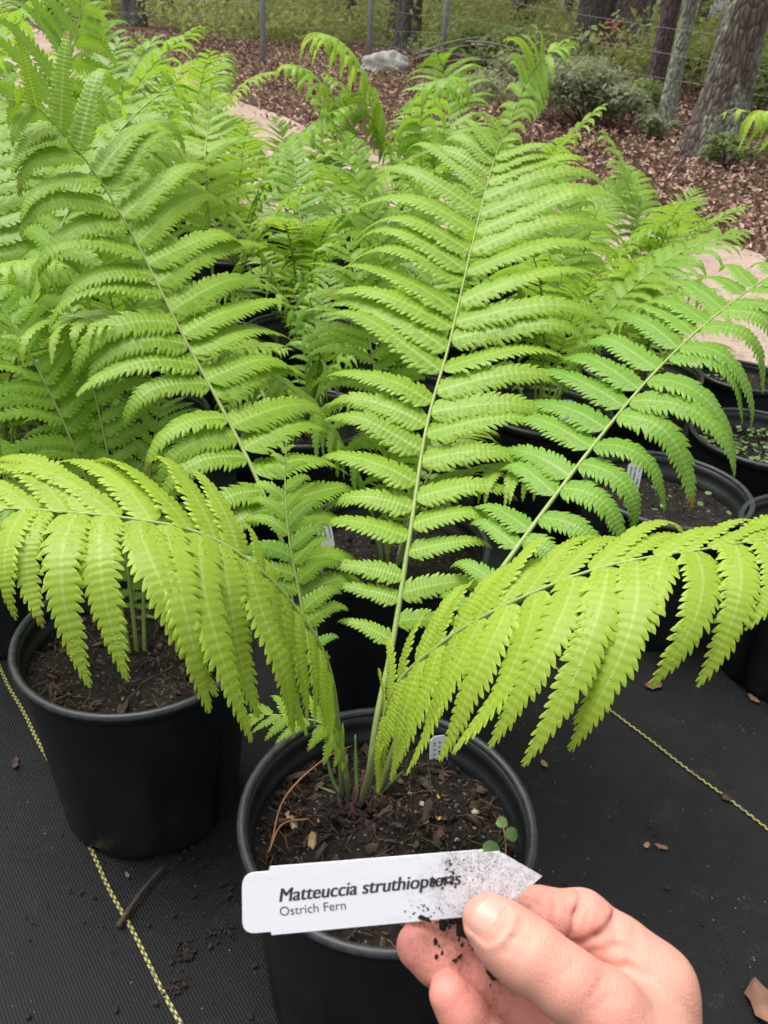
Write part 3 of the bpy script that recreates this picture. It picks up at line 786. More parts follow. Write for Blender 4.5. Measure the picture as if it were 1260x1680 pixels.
fern((-.249, .676), 'fern in the black pot beside the foreground pot, soil and stones showing', 21,
     [(158, 3, .62), (118, 0, .60), (80, 6, .6), (196, 1, .58)])
BG = [
 # x, y, scale, n, seed, label
 (-.52, .98, .9, 7, 31, 'fern in the black pot at the left picture edge behind the bare-soil pot'),
 (.015, .90, .55, 6, 32, 'sparse young fern in the black pot straight behind the foreground pot, white tag inside'),
 (-.15, 1.27, .5, 5, 33, 'small dark contorted fern between the left and middle foreground fronds'),
 (.27, 1.38, .66, 8, 34, 'low sparse fern in the black pot hidden behind the middle foreground frond'),
 (-.62, 1.45, .82, 7, 35, 'tall fern behind the left foreground frond, above the picture-edge pot'),
 (-.36, 1.62, .6, 5, 36, 'pale fern with two upright fronds left of the lone black pot'),
 (-.95, 1.55, 1.15, 8, 37, 'tall dark-stalked fern at the left edge, fronds reaching the top of the picture'),
 (.12, 1.8, .62, 8, 38, 'pale fern directly behind the tip of the middle foreground frond'),
 (.50, 1.62, .5, 6, 39, 'pale fan-shaped fern behind the right foreground frond, in front of the sand'),
 (-.78, 2.05, 1.05, 8, 40, 'dense fern in the second row from the left edge, below the top corner'),
 (-.46, 2.35, .8, 8, 41, 'bushy fern behind the pair of pale upright fronds'),
 (.02, 2.75, .85, 6, 42, 'tall arching fern in front of the sand path and boulder, top centre'),
 (.36, 2.80, .78, 6, 43, 'tall fern with a leaning plume-like frond, right of the top-centre fern'),
 (.60, 2.05, .62, 10, 44, 'bushy dark green fern beside the brown leaf litter, right of centre'),
 (.40, 1.95, .62, 7, 45, 'fern with a looped, bent-over frond behind the tallest foreground tip'),
 (-1.25, 2.05, 1.15, 8, 46, 'tall fern in the top left corner behind the dark-stalked one'),
 (-1.15, 2.75, 1.05, 8, 47, 'fern in the back rows, top left, half hidden behind its neighbours'),
 (-.72, 2.85, .92, 8, 48, 'fern at the back of the left block, below the leftmost fence post'),
 (-1.65, 2.75, 1.1, 8, 49, 'fern in the far top left corner of the block'),
 (-1.10, 3.55, 1.0, 8, 50, 'rearmost fern of the left block, nearest to the sand path'),
 (-1.7, 3.6, 1.05, 8, 51, 'rearmost fern by the top left corner'),
 (-.20, 1.72, .66, 9, 52, 'small shaded fern right beside the lone black pot'),
 (1.0, 1.75, .45, 5, 53, 'small feathery fern at the right edge on the sand'),
 (-.08, 2.32, .66, 7, 54, 'low fern in front of the sand opening, left of the top-centre fern'),
 (.24, 2.35, .62, 8, 55, 'feathery fern between the top-centre fern and the looped one'),
 (.46, 2.45, .50, 7, 56, 'low feathery fern behind the bushy dark green one, before the leaf litter'),
 (-1.45, 1.7, 1.15, 8, 58, 'tall fern cut by the left edge halfway up the picture'),
 (.02, 1.40, .62, 8, 70, 'small bright fern between the middle pots, under the middle frond'),
 (-.42, 1.24, .62, 8, 73, 'young fern under the left foreground frond beside the contorted one'),
 (.08, 2.05, .62, 8, 74, 'feathery pale fern above the contorted one, left of the middle frond tip'),
 (-.34, 2.75, .72, 8, 75, 'fern left of the sand opening, behind the lone black pot'),
 (-.16, 2.62, .60, 7, 76, 'small fern at the foot of the sand opening'),
 (-2.2, 3.3, 1.1, 8, 59, 'dim fern behind all others in the top left corner'),
 (-.95, 4.1, .95, 7, 60, 'last fern of the left block before the leaf litter'),
]
FERN = {}
for x, y, s, n, sd0, lab in BG:
    FERN[sd0] = fern((x, y), lab, sd0, n=n, s=s)
def extra(sd0, pts, rd, mat, seed, **kw):
    """a frond of its own shape, rooted in that fern's crown"""
    t = FERN[sd0]; c = tuple(np.array(t.location)+np.array([0, 0, SOIL_Z]))
    a = dict(n_pairs=22, nl=17, detail=1, start=.25, peak=.66, ang=(78, 50), droop=.7, curl=.15, tilt=.3, lift=.12, wr=.12, r0=.004, tipdroop=1.5, rollj=.35)
    a.update(kw)
    near = a['detail'] == 2
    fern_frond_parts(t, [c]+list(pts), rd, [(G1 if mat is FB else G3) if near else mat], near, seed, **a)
# dark-stalked tall frond at the left edge, seen from below
extra(37, [(-0.6148, 1.342, 0.4092), (-0.606, 1.422, 0.5488), (-0.5821, 1.505, 0.6711), (-0.5691, 1.567, 0.7593), (-0.5613, 1.625, 0.8396), (-0.5521, 1.649, 0.9014)], (.6, .5), FA, 301, Lmax=.15, droop=.9, up_hint=(0, .8, .2))
# pale upright pair
extra(36, [(-0.3631, 1.585, 0.5504), (-0.3744, 1.662, 0.6233), (-0.3759, 1.707, 0.6812), (-0.3694, 1.697, 0.7043)], (.1, 1), FB, 302, Lmax=.105, start=.34, peak=.55, n_pairs=17, droop=.35, tipdroop=.7)
extra(36, [(-0.4875, 1.581, 0.5429), (-0.523, 1.648, 0.6202), (-0.5371, 1.696, 0.6819), (-0.5248, 1.673, 0.7035)], (-.2, 1), FB, 303, Lmax=.10, start=.34, peak=.55, n_pairs=17, droop=.5, tipdroop=1.2)
# arching fronds of the top-centre fern
extra(42, [(-0.05495, 2.644, 0.4844), (-0.1164, 2.699, 0.6392), (-0.1784, 2.709, 0.7369), (-0.2333, 2.678, 0.7839), (-0.2723, 2.623, 0.7875), (-0.2832, 2.573, 0.7624)], (-.8, -.2), FB, 304, Lmax=.17, droop=2.2, tipdroop=2)
extra(42, [(-0.1269, 2.641, 0.4801), (-0.226, 2.69, 0.6248), (-0.3001, 2.705, 0.6907), (-0.3574, 2.67, 0.7099), (-0.3859, 2.627, 0.6942)], (-1, 0), FB, 305, Lmax=.14, droop=2.2, tipdroop=2)
extra(42, [(0.1183, 2.704, 0.4884), (0.108, 2.777, 0.6156), (0.08681, 2.837, 0.7181), (0.05815, 2.817, 0.765)], (.1, 1), FA, 306, Lmax=.17, droop=1.0, tipdroop=1.6)
extra(42, [(0.03672, 2.575, 0.4658), (0.0263, 2.591, 0.5924), (0.04477, 2.556, 0.6727), (0.08916, 2.486, 0.711), (0.1322, 2.414, 0.6857)], (.7, -.6), FA, 307, Lmax=.15, droop=2.4, tipdroop=2)
# plume leaning to the right
extra(43, [(0.2859, 2.886, 0.4037), (0.3137, 2.972, 0.552), (0.3561, 2.992, 0.6866), (0.3898, 2.9, 0.7677), (0.4341, 2.885, 0.8014), (0.4568, 2.834, 0.7938)], (.8, .4), FA, 308, Lmax=.15, droop=1.5, tipdroop=1.8)
# bent-over loop
extra(45, [(0.2752, 1.898, 0.393), (0.2752, 1.936, 0.4776), (0.298, 1.941, 0.5269), (0.3399, 1.929, 0.5465), (0.377, 1.897, 0.5314), (0.3929, 1.86, 0.4865), (0.384, 1.823, 0.4429)], (.8, 0), FB, 309, Lmax=.075, droop=2.2, n_pairs=24)
# pale fan before the sand
extra(39, [(0.446, 1.432, 0.3849), (0.4457, 1.514, 0.4269), (0.4432, 1.576, 0.4553), (0.4303, 1.567, 0.4789)], (0, 1), FB, 310, Lmax=.10, start=.45, peak=.62, n_pairs=15, droop=.4, tipdroop=1.)
# frond of the left-edge fern hanging over from the left
extra(31, [(-0.532, 0.9313, 0.4581), (-0.4992, 0.9349, 0.5243), (-0.4561, 0.9273, 0.5512), (-0.4178, 0.9213, 0.5607), (-0.3831, 0.9116, 0.564), (-0.3587, 0.8997, 0.5632)], (1, -.2), FB, 311, Lmax=.085, droop=2.4, detail=2, nl=18, start=.2, r0=.003)
extra(31, [(-0.4028, 0.965, 0.3763), (-0.4291, 0.9949, 0.4081), (-0.4804, 1.038, 0.4429), (-0.5149, 1.057, 0.4753), (-0.5528, 1.071, 0.5006)], (-.8, .5), FA, 312, Lmax=.12, detail=2, nl=20)
extra(31, [(-0.3868, 1.02, 0.3721), (-0.3762, 1.092, 0.4161), (-0.3724, 1.128, 0.4396), (-0.3625, 1.132, 0.4652)], (.3, .9), FA, 313, Lmax=.08, detail=2, nl=18, n_pairs=14)
# contorted young fern between the fronds
extra(33, [(-0.1011, 1.104, 0.3967), (-0.1178, 1.111, 0.4286), (-0.1436, 1.111, 0.4695), (-0.1659, 1.095, 0.5014), (-0.1878, 1.082, 0.5192), (-0.1995, 1.059, 0.5189)], (-.7, -.2), FA, 314, Lmax=.06, detail=2, nl=14, droop=1.6, rollj=1.0, n_pairs=16)
extra(33, [(-0.1043, 1.108, 0.4039), (-0.116, 1.128, 0.4581), (-0.1281, 1.118, 0.502), (-0.1512, 1.106, 0.5199)], (-.3, .2), FA, 315, Lmax=.055, detail=2, nl=14, droop=1.6, rollj=1.0, n_pairs=14)
extra(33, [(-0.08667, 1.104, 0.3976), (-0.06099, 1.087, 0.4276), (-0.04003, 1.065, 0.4493), (-0.02317, 1.044, 0.4533)], (.9, -.1), FA, 316, Lmax=.05, detail=2, nl=14, droop=1.4, rollj=.8, n_pairs=12)

# lone pots, one with weeds
def lone_pot(loc, label, seed, R=POT_R, Hh=POT_H, soil_z=.19, weeds=0):
    t = empty('nursery_pot', (loc[0], loc[1], GZ)); tag(t, label, 'pot', 'black nursery pots')
    pot_parts(t, R, Hh, soil_z, seed, 200)
    if weeds:
        rng = np.random.default_rng(seed); b = MB()
        for i in range(weeds):
            a = rng.uniform(0, 2*PI); rr = R*.82*math.sqrt(rng.random())
            c = np.array([rr*math.cos(a), rr*math.sin(a), soil_z+rng.uniform(.004, .022)]); n_ = unit(rng.normal(size=3)*.4+UP)
            a_ = unit(np.cross(n_, [.3, .9, .1])); b_ = np.cross(n_, a_); r = rng.uniform(.002, .0055)
            vs = [c+n_*r*.1]+[c+(a_*math.cos(2*PI*k/8)+b_*math.sin(2*PI*k/8)*.8)*r for k in range(8)]
            b.add(vs, [(0, 1+k, 1+(k+1) % 8) for k in range(8)])
        w = obj('weeds', b.mesh('weeds', [M['seedling']]), t); tag(w, kind='stuff')
    return t
lone_pot((.418, 1.10), 'black pot with a white tag and sparse weeds, under the right foreground frond', 61, weeds=26)
lone_pot((.640, 1.315), 'black pot with a carpet of small weeds at the right edge', 62, weeds=420)
lone_pot((.615, .985), 'black pot at the right edge showing only its rim above the drooping frond', 63, weeds=20)
lone_pot((.77, 1.76), 'small black pot standing at the edge of the sand, right', 64, R=.10, Hh=.19, soil_z=.16, weeds=60)
lone_pot((-.30, 2.28), 'lone black pot without leaves left of centre, among the background ferns', 65)
lone_pot((-.55, 1.92), 'black pot deep in shade between the pale upright fronds', 66)
lone_pot((-.52, 1.20), 'black pot under the left foreground fronds, mostly hidden', 67)

# plant tags stuck in the pots
def plant_tag(loc, yaw, lean, label, w=.018, h=.075, lines=3, visible=.04):
    t = empty('plant_tag', loc, yaw); t.rotation_euler = (lean, 0, yaw)
    tag(t, label, 'plant tag', 'white plant tags in pots')
    z0 = -.03; ch = .004; th = .0005
    prof_ = [(-w/2, z0), (w/2, z0), (w/2, h-.03-ch), (w/2-ch, h-.03), (-w/2+ch, h-.03), (-w/2, h-.03-ch)]
    vs = [(x, -th, z) for x, z in prof_]+[(x, th, z) for x, z in prof_]; n = len(prof_)
    fs = [tuple(range(n)), tuple(range(2*n-1, n-1, -1))]+[(i+n, (i+1) % n+n, (i+1) % n, i) for i in range(n)]
    obj('blade', mesh('blade', np.array(vs), fs, M['tag'], False), t)
    b = MB(); rng = np.random.default_rng(int(abs(loc[0])*1000))
    for i in range(lines):
        x = -w*.30+i*w*.28; z1 = h-.036
        for k in range(12):
            z = z1 - k*.0024 - rng.uniform(0, .0004); hh = .0016*rng.uniform(.5, 1)
            if rng.random() < .18: continue
            b.add([(x, -th-.0002, z-hh), (x+w*.11, -th-.0002, z-hh), (x+w*.11, -th-.0002, z), (x, -th-.0002, z)], [(0, 1, 2, 3)])
    tag(obj('print', b.mesh('print', [M['ink']], False), t), kind='stuff')
plant_tag((.021+.048, .470+.090, GZ+.180), .25, -.25, 'white printed tag at the back of the foreground pot behind frond tips')
plant_tag((-.072, .925, GZ+.198), .5, -.55, 'white tag leaning at the left of the pot straight behind the foreground pot', w=.022)
plant_tag((.375, 1.13, GZ+.205), -.2, -.2, 'grey-white tag in the pot under the right foreground frond', w=.022)
plant_tag((.30, 1.32, GZ+.225), .1, -.2, 'white tag behind the right leaflets of the middle foreground frond', w=.022)
plant_tag((-.285, 2.36, GZ+.235), .1, -.1, 'pale tag in the lone black pot among background ferns', w=.024)

# ================================================================== bits lying on the fabric
def twig(name, pts, r, label):
    pth, _ = catmull(pts, 16); v, f = tube(pth, [r*(1-.4*i/15)*(1+.15*math.sin(i*2.1)) for i in range(16)], 7)
    o = obj(name, mesh(name, v, f, M['twig'])); tag(o, label, 'twig'); return o
def gp(p, dz=0.0): return (p[0], p[1], GZ + dz)
twig('twig', [gp((-0.2358, 0.4999, -0.009194), .004), gp((-0.2279, 0.5237, -0.007981), .007), gp((-0.2199, 0.5473, -0.006968), .006), gp((-0.2084, 0.5703, -0.007177), .006)], .0030, 'dark brown twig lying across the yellow thread on the fabric')
def curl_leaf(p, sx, sy, seed, label, mat='dry_leaf', cat='leaf', name='dry_leaf'):
    rng = np.random.default_rng(seed); n = 7; vs = []; fs = []
    a = rng.uniform(0, 2*PI); c, s = math.cos(a), math.sin(a)
    for i in range(n):
        for k in range(5):
            u = i/(n-1)*2-1; v_ = (k/4*2-1)
            w = math.sqrt(max(0, 1-u*u))*.9+.08
            w *= 1+.25*math.sin(7*u+seed)*abs(v_)
            x, y = u*sx, v_*w*sy
            z = .35*sy*v_*v_ + .18*sx*u*u + rng.uniform(0, .06)*sy + .001
            vs.append((c*x-s*y, s*x+c*y, z))
    for i in range(n-1):
        for k in range(4): q = i*5+k; fs.append((q, q+5, q+6, q+1))
    o = obj(name, mesh(name, np.array(vs), fs, M[mat]), loc=(p[0], p[1], GZ+.002)); tag(o, label, cat, 'dry scraps on the ground fabric'); return o
curl_leaf((-0.2947, 0.6159, -0.008306), .012, .007, 1, 'pale brown dry leaf scrap poking out at the foot of the left pot')
curl_leaf((-0.2379, 0.5957, -0.003223), .011, .005, 2, 'ragged brown leaf scrap below the foot of the left pot')
curl_leaf((-0.2604, 0.5963, -0.002233), .005, .004, 3, 'small tan leaf scrap at the foot of the left pot', 'tan_chip')
curl_leaf((-0.3238, 0.6204, -0.0004587), .005, .003, 4, 'tiny pale leaf scrap beside the yellow thread at the left pot', 'tan_chip')
curl_leaf((-0.4223, 0.6979, -0.006233), .010, .004, 5, 'dark curled leaf scrap on the fabric near the left edge', 'twig')
curl_leaf((0.402, 0.9183, -0.004462), .014, .007, 6, 'brown crumpled leaf scrap above the right yellow thread')
curl_leaf((0.2823, 0.8164, -0.0009373), .010, .003, 7, 'dark leaf scrap between the right yellow thread and the foreground pot', 'twig')
curl_leaf((0.2244, 0.7558, -0.005964), .006, .004, 8, 'small tan scrap just right of the foreground pot', 'tan_chip')
curl_leaf((0.4433, 0.7214, -0.005564), .006, .005, 9, 'dark soil-brown scrap lying on the right yellow thread', 'twig')
curl_leaf((0.3437, 0.6423, -0.002516), .008, .003, 10, 'brown flake right of the label tip', 'dry_leaf')
curl_leaf((0.3273, 0.6428, -0.001667), .005, .003, 11, 'tan flake right of the label tip', 'tan_chip')
curl_leaf((0.3947, 0.4679, -0.004531), .022, .012, 12, 'large brown dry leaf in the bottom right corner', 'dry_leaf')
curl_leaf((-0.2448, 0.5587, -0.007316), .004, .002, 13, 'tiny reddish flake beside the twig', 'dry_leaf')
curl_leaf((0.5424, 0.9056, -0.006493), .010, .005, 14, 'brown scrap near the right edge below the drooping frond', 'dry_leaf')
# scattered soil on the fabric
rng = np.random.default_rng(77); b = MB()
for (px_, n, sp) in [((-0.1326, 0.5013, -0.006696), 40, .008), ((-0.1655, 0.479, -0.005268), 45, .006), ((-0.1649, 0.4468, -0.001191), 45, .006), ((-0.1294, 0.5499, -0.00261), 30, .008), ((0.3227, 0.6075, -0.002856), 30, .05), ((0.2307, 0.7323, -0.006636), 40, .03), ((0.443, 0.8018, -0.006274), 40, .08), ((-0.1752, 0.5938, -0.006478), 50, .03), ((-0.3307, 0.5239, -0.007614), 60, .09), ((-0.1943, 0.4676, -0.005019), 70, .1), ((0.2834, 0.4694, -0.00196), 70, .1)]:
    for _ in range(n):
        s = .0005+.0022*rng.random()**3
        v, f = lump(rng, s*1.4, s, s*.6, .35)
        b.add(v+np.array([px_[0]+rng.normal()*sp, px_[1]+rng.normal()*sp*.8, GZ+.0015+s*.3]), f)
tag(obj('spilled_soil', b.mesh('spilled_soil', [M['crumb']], False)), 'dark soil grains spilled on the black ground fabric', 'soil', kind='stuff')

# ================================================================== forest edge
def leaf_cloud(rng, centers, radii, n, size, flat=.6):
    """many small bent leaves through the volume of several clumps"""
    k = rng.integers(len(centers), size=n)
    d = rng.normal(size=(n, 3)); d /= np.linalg.norm(d, axis=1)[:, None]
    rr = rng.random(n)**.45
    p = np.array(centers)[k] + d*rr[:, None]*np.array(radii)[k]
    nr = d*.5 + rng.normal(size=(n, 3))*.6 + np.array([0, 0, flat]); nr /= np.linalg.norm(nr, axis=1)[:, None]
    a = np.cross(nr, rng.normal(size=(n, 3))); a /= np.linalg.norm(a, axis=1)[:, None]; b_ = np.cross(nr, a)
    s = size*rng.uniform(.6, 1.4, n)[:, None]
    v = np.stack([p-a*s, p+b_*s*.5+nr*s*.12, p+a*s-nr*s*.15, p-b_*s*.5+nr*s*.12], 1).reshape(-1, 3)
    f = np.arange(4*n).reshape(-1, 4)
    uv = np.tile(np.array([(0, .5), (.5, .9), (1, .5), (.5, .3)]), (n, 1))
    return v, f, uv

crown_protos = []
for sd0 in (1, 2, 3):
    rng = np.random.default_rng(500+sd0)
    cs = [(rng.normal()*1.1, rng.normal()*1.1, rng.uniform(-2.0, 2.6)) for _ in range(16)]; rs = [np.array([.95, .95, .55])*rng.uniform(.7, 1.2) for _ in cs]
    v, f, uv = leaf_cloud(rng, cs, rs, 700, .16)
    crown_protos.append(mesh('crown', v, f, M['crown_leaf'], True, uv))

def tree(base, r, label, mat, lean=(0, 0), height=11.0, flare=1.35, seed=1, bumps=.06, limbs=6, crown=0, name='pine_tree', cat='tree', broken=None):
    rng = np.random.default_rng(seed); r *= 1.18
    t = empty(name, base); tag(t, label, cat, 'trees of the forest edge')
    seg = 20; zs = list(np.concatenate([np.linspace(-.1, 3.2, 30), np.linspace(3.6, height, 14)]))
    vs = []; fs = []
    for i, z in enumerate(zs):
        rr = r*(1-.75*max(0, z)/height)*(1+(flare-1)*math.exp(-max(0, z)/.28))
        cx = lean[0]*z + .012*math.sin(z*1.7+seed)*min(1, max(0, z)); cy = lean[1]*z
        for k in range(seg):
            a = 2*PI*k/seg
            n_ = mnoise.noise(Vector((math.cos(a)*2.2, math.sin(a)*2.2, z*1.4+seed*9)))*bumps*2 + (.20*max(0, math.cos(a*3+seed))*math.exp(-max(0, z)/.2))
            vs.append((cx+rr*(1+n_)*math.cos(a), cy+rr*(1+n_)*math.sin(a), z))
    for i in range(len(zs)-1):
        for k in range(seg): fs.append((i*seg+k, i*seg+(k+1) % seg, (i+1)*seg+(k+1) % seg, (i+1)*seg+k))
    tr = obj('trunk', mesh('trunk', np.array(vs), fs, mat), t)
    for k in range(limbs):
        z = height*(.55+.4*k/limbs); a = rng.uniform(0, 2*PI); Lb = rng.uniform(1.0, 2.0)
        p = [(lean[0]*z, lean[1]*z, z), (lean[0]*z+.5*Lb*math.cos(a), lean[1]*z+.5*Lb*math.sin(a), z+.15), (lean[0]*z+Lb*math.cos(a), lean[1]*z+Lb*math.sin(a), z+.45)]
        v, f = tube(p, [r*.18, r*.12, r*.04], 5); obj('limb', mesh('limb', v, f, mat), t)
    o = obj('crown', crown_protos[crown % 3], t, loc=(lean[0]*height*.85, lean[1]*height*.85, height*.86)); o.rotation_euler[2] = rng.uniform(0, 6); o.scale = (1, 1, 1)
    return t
TR = [
 ((2.502, 7.554, 0.1083), .16, 'thick leaning tree with grey-green lichen patches at the right edge', 'bark_big', (.035, .0), 12, 1.45),
 ((2.434, 8.865, 0.1995), .060, 'slim pale trunk covered in lichen left of the thick leaning tree', 'bark_lichen', (.015, 0), 8, 1.2),
 ((2.699, 10.59, 0.321), .085, 'slender purple-brown trunk with a branch scar, left of the pale trunk', 'bark_purple', (.02, 0), 9, 1.1),
 ((2.968, 13.51, 0.5256), .20, 'broad dark trunk behind the purple-brown one', 'bark_big', (.05, 0), 12, 1.3),
 ((2.402, 13.63, 0.5332), .165, 'dark upright trunk above the grey-green shrub', 'bark_dark', (.0, 0), 12, 1.25),
 ((8.632, 29.88, 1.036), .16, 'dark trunk seen between the pale trunk and the thick leaning tree', 'bark_dark', (.04, 0), 12, 1.2),
 ((15.91, 50, 1.64), .14, 'dim trunk right behind the thick leaning tree', 'bark_dark', (0, 0), 12, 1.2),
 ((-0.1545, 15.79, 0.6135), .17, 'blurred grey trunk between the two middle fence posts', 'bark_dark', (.02, 0), 12, 1.2),
 ((-0.1737, 14.4, 0.5716), .06, 'thin grey sapling trunk in front of the blurred grey trunk', 'bark_dark', (.01, 0), 7, 1.1),
 ((5.207, 45.35, 1.501), .15, 'distant leaning trunk left of the dark upright trunk', 'bark_dark', (.03, 0), 12, 1.2),
 ((4.817, 38.43, 1.293), .13, 'distant trunk crossing the leaning one, left of the dark upright trunk', 'bark_dark', (.12, 0), 12, 1.2),
 ((3.422, 17.7, 0.6708), .12, 'grey trunk between the dark upright trunk and the broad dark one', 'bark_big', (.03, 0), 12, 1.2),
 ((4.338, 28.47, 0.9938), .12, 'grey trunk just left of the dark upright trunk', 'bark_big', (.01, 0), 12, 1.2),
 ((4.51, 17.83, 0.6748), .13, 'lichened trunk in the gap between the purple-brown and the slim pale trunks', 'bark_big', (.03, 0), 12, 1.2),
 ((2.826, 35.98, 1.219), .11, 'thin grey trunk above the stake with the white top', 'bark_dark', (.0, 0), 12, 1.2),
 ((11.8, 32.46, 1.114), .2, 'dark trunk at the extreme right edge', 'bark_dark', (0, 0), 12, 1.2),
]
for k, (bp, r, lab, mt, ln, hgt, fl) in enumerate(TR):
    tree((bp[0], bp[1], ground_z(bp[0], bp[1])-.02), r, lab, M[mt], ln, hgt, fl, seed=600+k, crown=k)
# more trunks deeper in the wood, one beside another
rng = np.random.default_rng(9)
deep = [(-7.5,19), (-5.2,17.5), (-4.6,23), (-3.1,20), (-1.7,24), (-.4,19.5), (.9,25), (1.9,18.5), (2.6,23), (3.6,17), (4.4,21), (5.4,25), (6.1,18), (7.2,21), (8.3,16), (8.8,23), (-6.6,25), (-9,22), (9.8,19), (7.6,14), (10.8,16)]
order = sorted(range(len(deep)), key=lambda i: deep[i][0]/deep[i][1])
nth = ['first', 'second', 'third', 'fourth', 'fifth', 'sixth', 'seventh', 'eighth', 'ninth', 'tenth', 'eleventh', 'twelfth', 'thirteenth', 'fourteenth', 'fifteenth', 'sixteenth', 'seventeenth', 'eighteenth', 'nineteenth', 'twentieth', 'twenty-first']
for j, i in enumerate(order):
    x, y = deep[i]
    tree((x, y, ground_z(x, y)-.05), rng.uniform(.11, .19), 'dim far trunk deep in the wood, %s from the left' % nth[j], M['bark_dark'], (rng.uniform(-.03, .03), 0), 12, 1.2, seed=700+i, crown=i, limbs=4)

# shrubs
def shrub(base, rx, rz, n, size, mat, label, seed, name='shrub'):
    rng = np.random.default_rng(seed)
    t = empty(name, base); tag(t, label, 'shrub', 'forest edge shrubs')
    cs = [(rng.normal()*rx*.45, rng.normal()*rx*.35, rz*rng.uniform(.25, .85)) for _ in range(14)]; rs = [np.array([rx*.33, rx*.33, rz*.24])*rng.uniform(.7, 1.3) for _ in cs]
    v, f, uv = leaf_cloud(rng, cs, rs, n, size)
    v[:, 2] = np.maximum(v[:, 2], .005)
    obj('foliage', mesh('foliage', v, f, mat, True, uv), t)
    for c in cs[:8]:
        pth, _ = catmull([(c[0]*.15, c[1]*.15, -.02), (c[0]*.6, c[1]*.6, c[2]*.5), c], 8); v, f = tube(pth, [.007]*4+[.004]*4, 5)
        obj('stem', mesh('stem', v, f, M['twig']), t)
def gpt(p): return (p[0], p[1], ground_z(p[0], p[1]))
shrub(gpt((1.645, 8.54, 0.1771)), .80, .50, 5200, .028, M['shrub_grey'], 'wide grey-green shrub at the foot of the dark upright trunk', 1)
shrub(gpt((2.226, 9.13, 0.2185)), .42, .36, 2600, .026, M['shrub'], 'green shrub round the foot of the purple-brown trunk', 2)
shrub(gpt((1.39, 9.972, 0.2768)), .5, .45, 2400, .028, M['shrub_grey'], 'low grey-green shrub left of the wide one', 3)
shrub(gpt((2.465, 7.108, 0.07666)), .24, .2, 600, .024, M['shrub'], 'leafy sprout at the foot of the thick leaning tree', 4)
shrub(gpt((2.194, 8.216, 0.1551)), .22, .24, 800, .022, M['shrub_grey'], 'tiny shrub at the foot of the slim pale trunk', 5)
shrub(gpt((3.639, 9.924, 0.2743)), .6, .7, 3000, .03, M['shrub'], 'green shrub right of the thick leaning tree', 6)
shrub(gpt((0.9902, 12.91, 0.4831)), .9, .55, 3200, .034, M['shrub'], 'low green shrub right of the third fence post', 7)
shrub(gpt((3.427, 12.29, 0.4403)), .6, .7, 3000, .03, M['wood_leaf'], 'yellow-green shrub behind the slim pale trunk', 8)
# rust-coloured oak leaves hanging on a thin branch
rb = empty('oak_sapling', gpt((2.494, 11.8, 0.4055))); tag(rb, 'thin sapling with rust-red leaves before the broad dark trunk', 'sapling')
pth, _ = catmull([(0, 0, 0), (-.1, -.1, .35), (-.2, -.15, .62), (.1, -.3, .85)], 14); v, f = tube(pth, [.008-.0004*i for i in range(14)], 5); obj('stem', mesh('stem', v, f, M['twig']), rb)
rng = np.random.default_rng(5); cs = [(-.28, -.15, .50), (-.1, -.2, .62), (.1, -.28, .80), (.0, -.25, .55), (-.2, -.1, .66)]
v, f, uv = leaf_cloud(rng, cs, [np.array([.1, .1, .07])]*5, 90, .035); obj('foliage', mesh('foliage', v, f, M['rust_leaf'], True, uv), rb)

# understorey and far wood, one mass
rng = np.random.default_rng(21); cs = []; rs = []
for i in range(420):
    y = rng.uniform(11, 40); x = rng.uniform(-.62, .62)*y*1.15
    if y < 13.5 and x < 1.5: continue
    hh = rng.uniform(.18, .5)*(1+.02*y); cs.append((x, y, ground_z(x, y)+hh*.75)); rs.append(np.array([rng.uniform(.5, 1.3), rng.uniform(.5, 1.0), hh]))
v, f, uv = leaf_cloud(rng, cs, rs, 90000, .05)
v[:, 2] = np.maximum(v[:, 2], .0)
o = obj('undergrowth', mesh('undergrowth', v, f, M['wood_leaf'], True, uv)); tag(o, 'green undergrowth covering the floor of the wood', 'undergrowth', kind='stuff')
cs = []; rs = []
for i in range(170):
    y = rng.uniform(30, 52); x = rng.uniform(-.8, .8)*y; cs.append((x, y, ground_z(x, y)+rng.uniform(0, 13))); rs.append(np.array([2.6, 2.6, 2.2]))
v, f, uv = leaf_cloud(rng, cs, rs, 60000, .22)
o = obj('far_wood', mesh('far_wood', v, f, M['wood_leaf'], True, uv)); tag(o, 'hazy green mass of far woodland behind the trunks', 'wood', kind='stuff')

# fallen leaves
rng = np.random.default_rng(31); n = 60000
y = rng.uniform(3.6, 15, n); x = rng.uniform(-.55, .62, n)*y*1.05
keep = np.array([yy > far_edge(min(6.5, max(-6.5, xx)))+rng.normal()*.30+.35*mnoise.noise(Vector((xx*1.3, yy*1.3, 5)))-.05 for xx, yy in zip(x, y)])
x, y = x[keep], y[keep]; n = len(x)
z = np.array([ground_z(a, b_) for a, b_ in zip(x, y)])
p = np.stack([x, y, z + rng.uniform(-.02, .035, n)], 1)
nr = rng.normal(size=(n, 3))*.55 + UP; nr /= np.linalg.norm(nr, axis=1)[:, None]
a = np.cross(nr, rng.normal(size=(n, 3))); a /= np.linalg.norm(a, axis=1)[:, None]; b_ = np.cross(nr, a); s = rng.uniform(.010, .036, n)[:, None]
v = np.stack([p-a*s, p-b_*s*.5+nr*s*.25, p+a*s, p+b_*s*.5+nr*s*.25, ], 1).reshape(-1, 3)
o = obj('leaf_litter', mesh('leaf_litter', v, np.arange(4*n).reshape(-1, 4), M['litter'], False)); tag(o, 'brown fallen leaves covering the ground at the forest edge', 'leaf litter', kind='stuff')

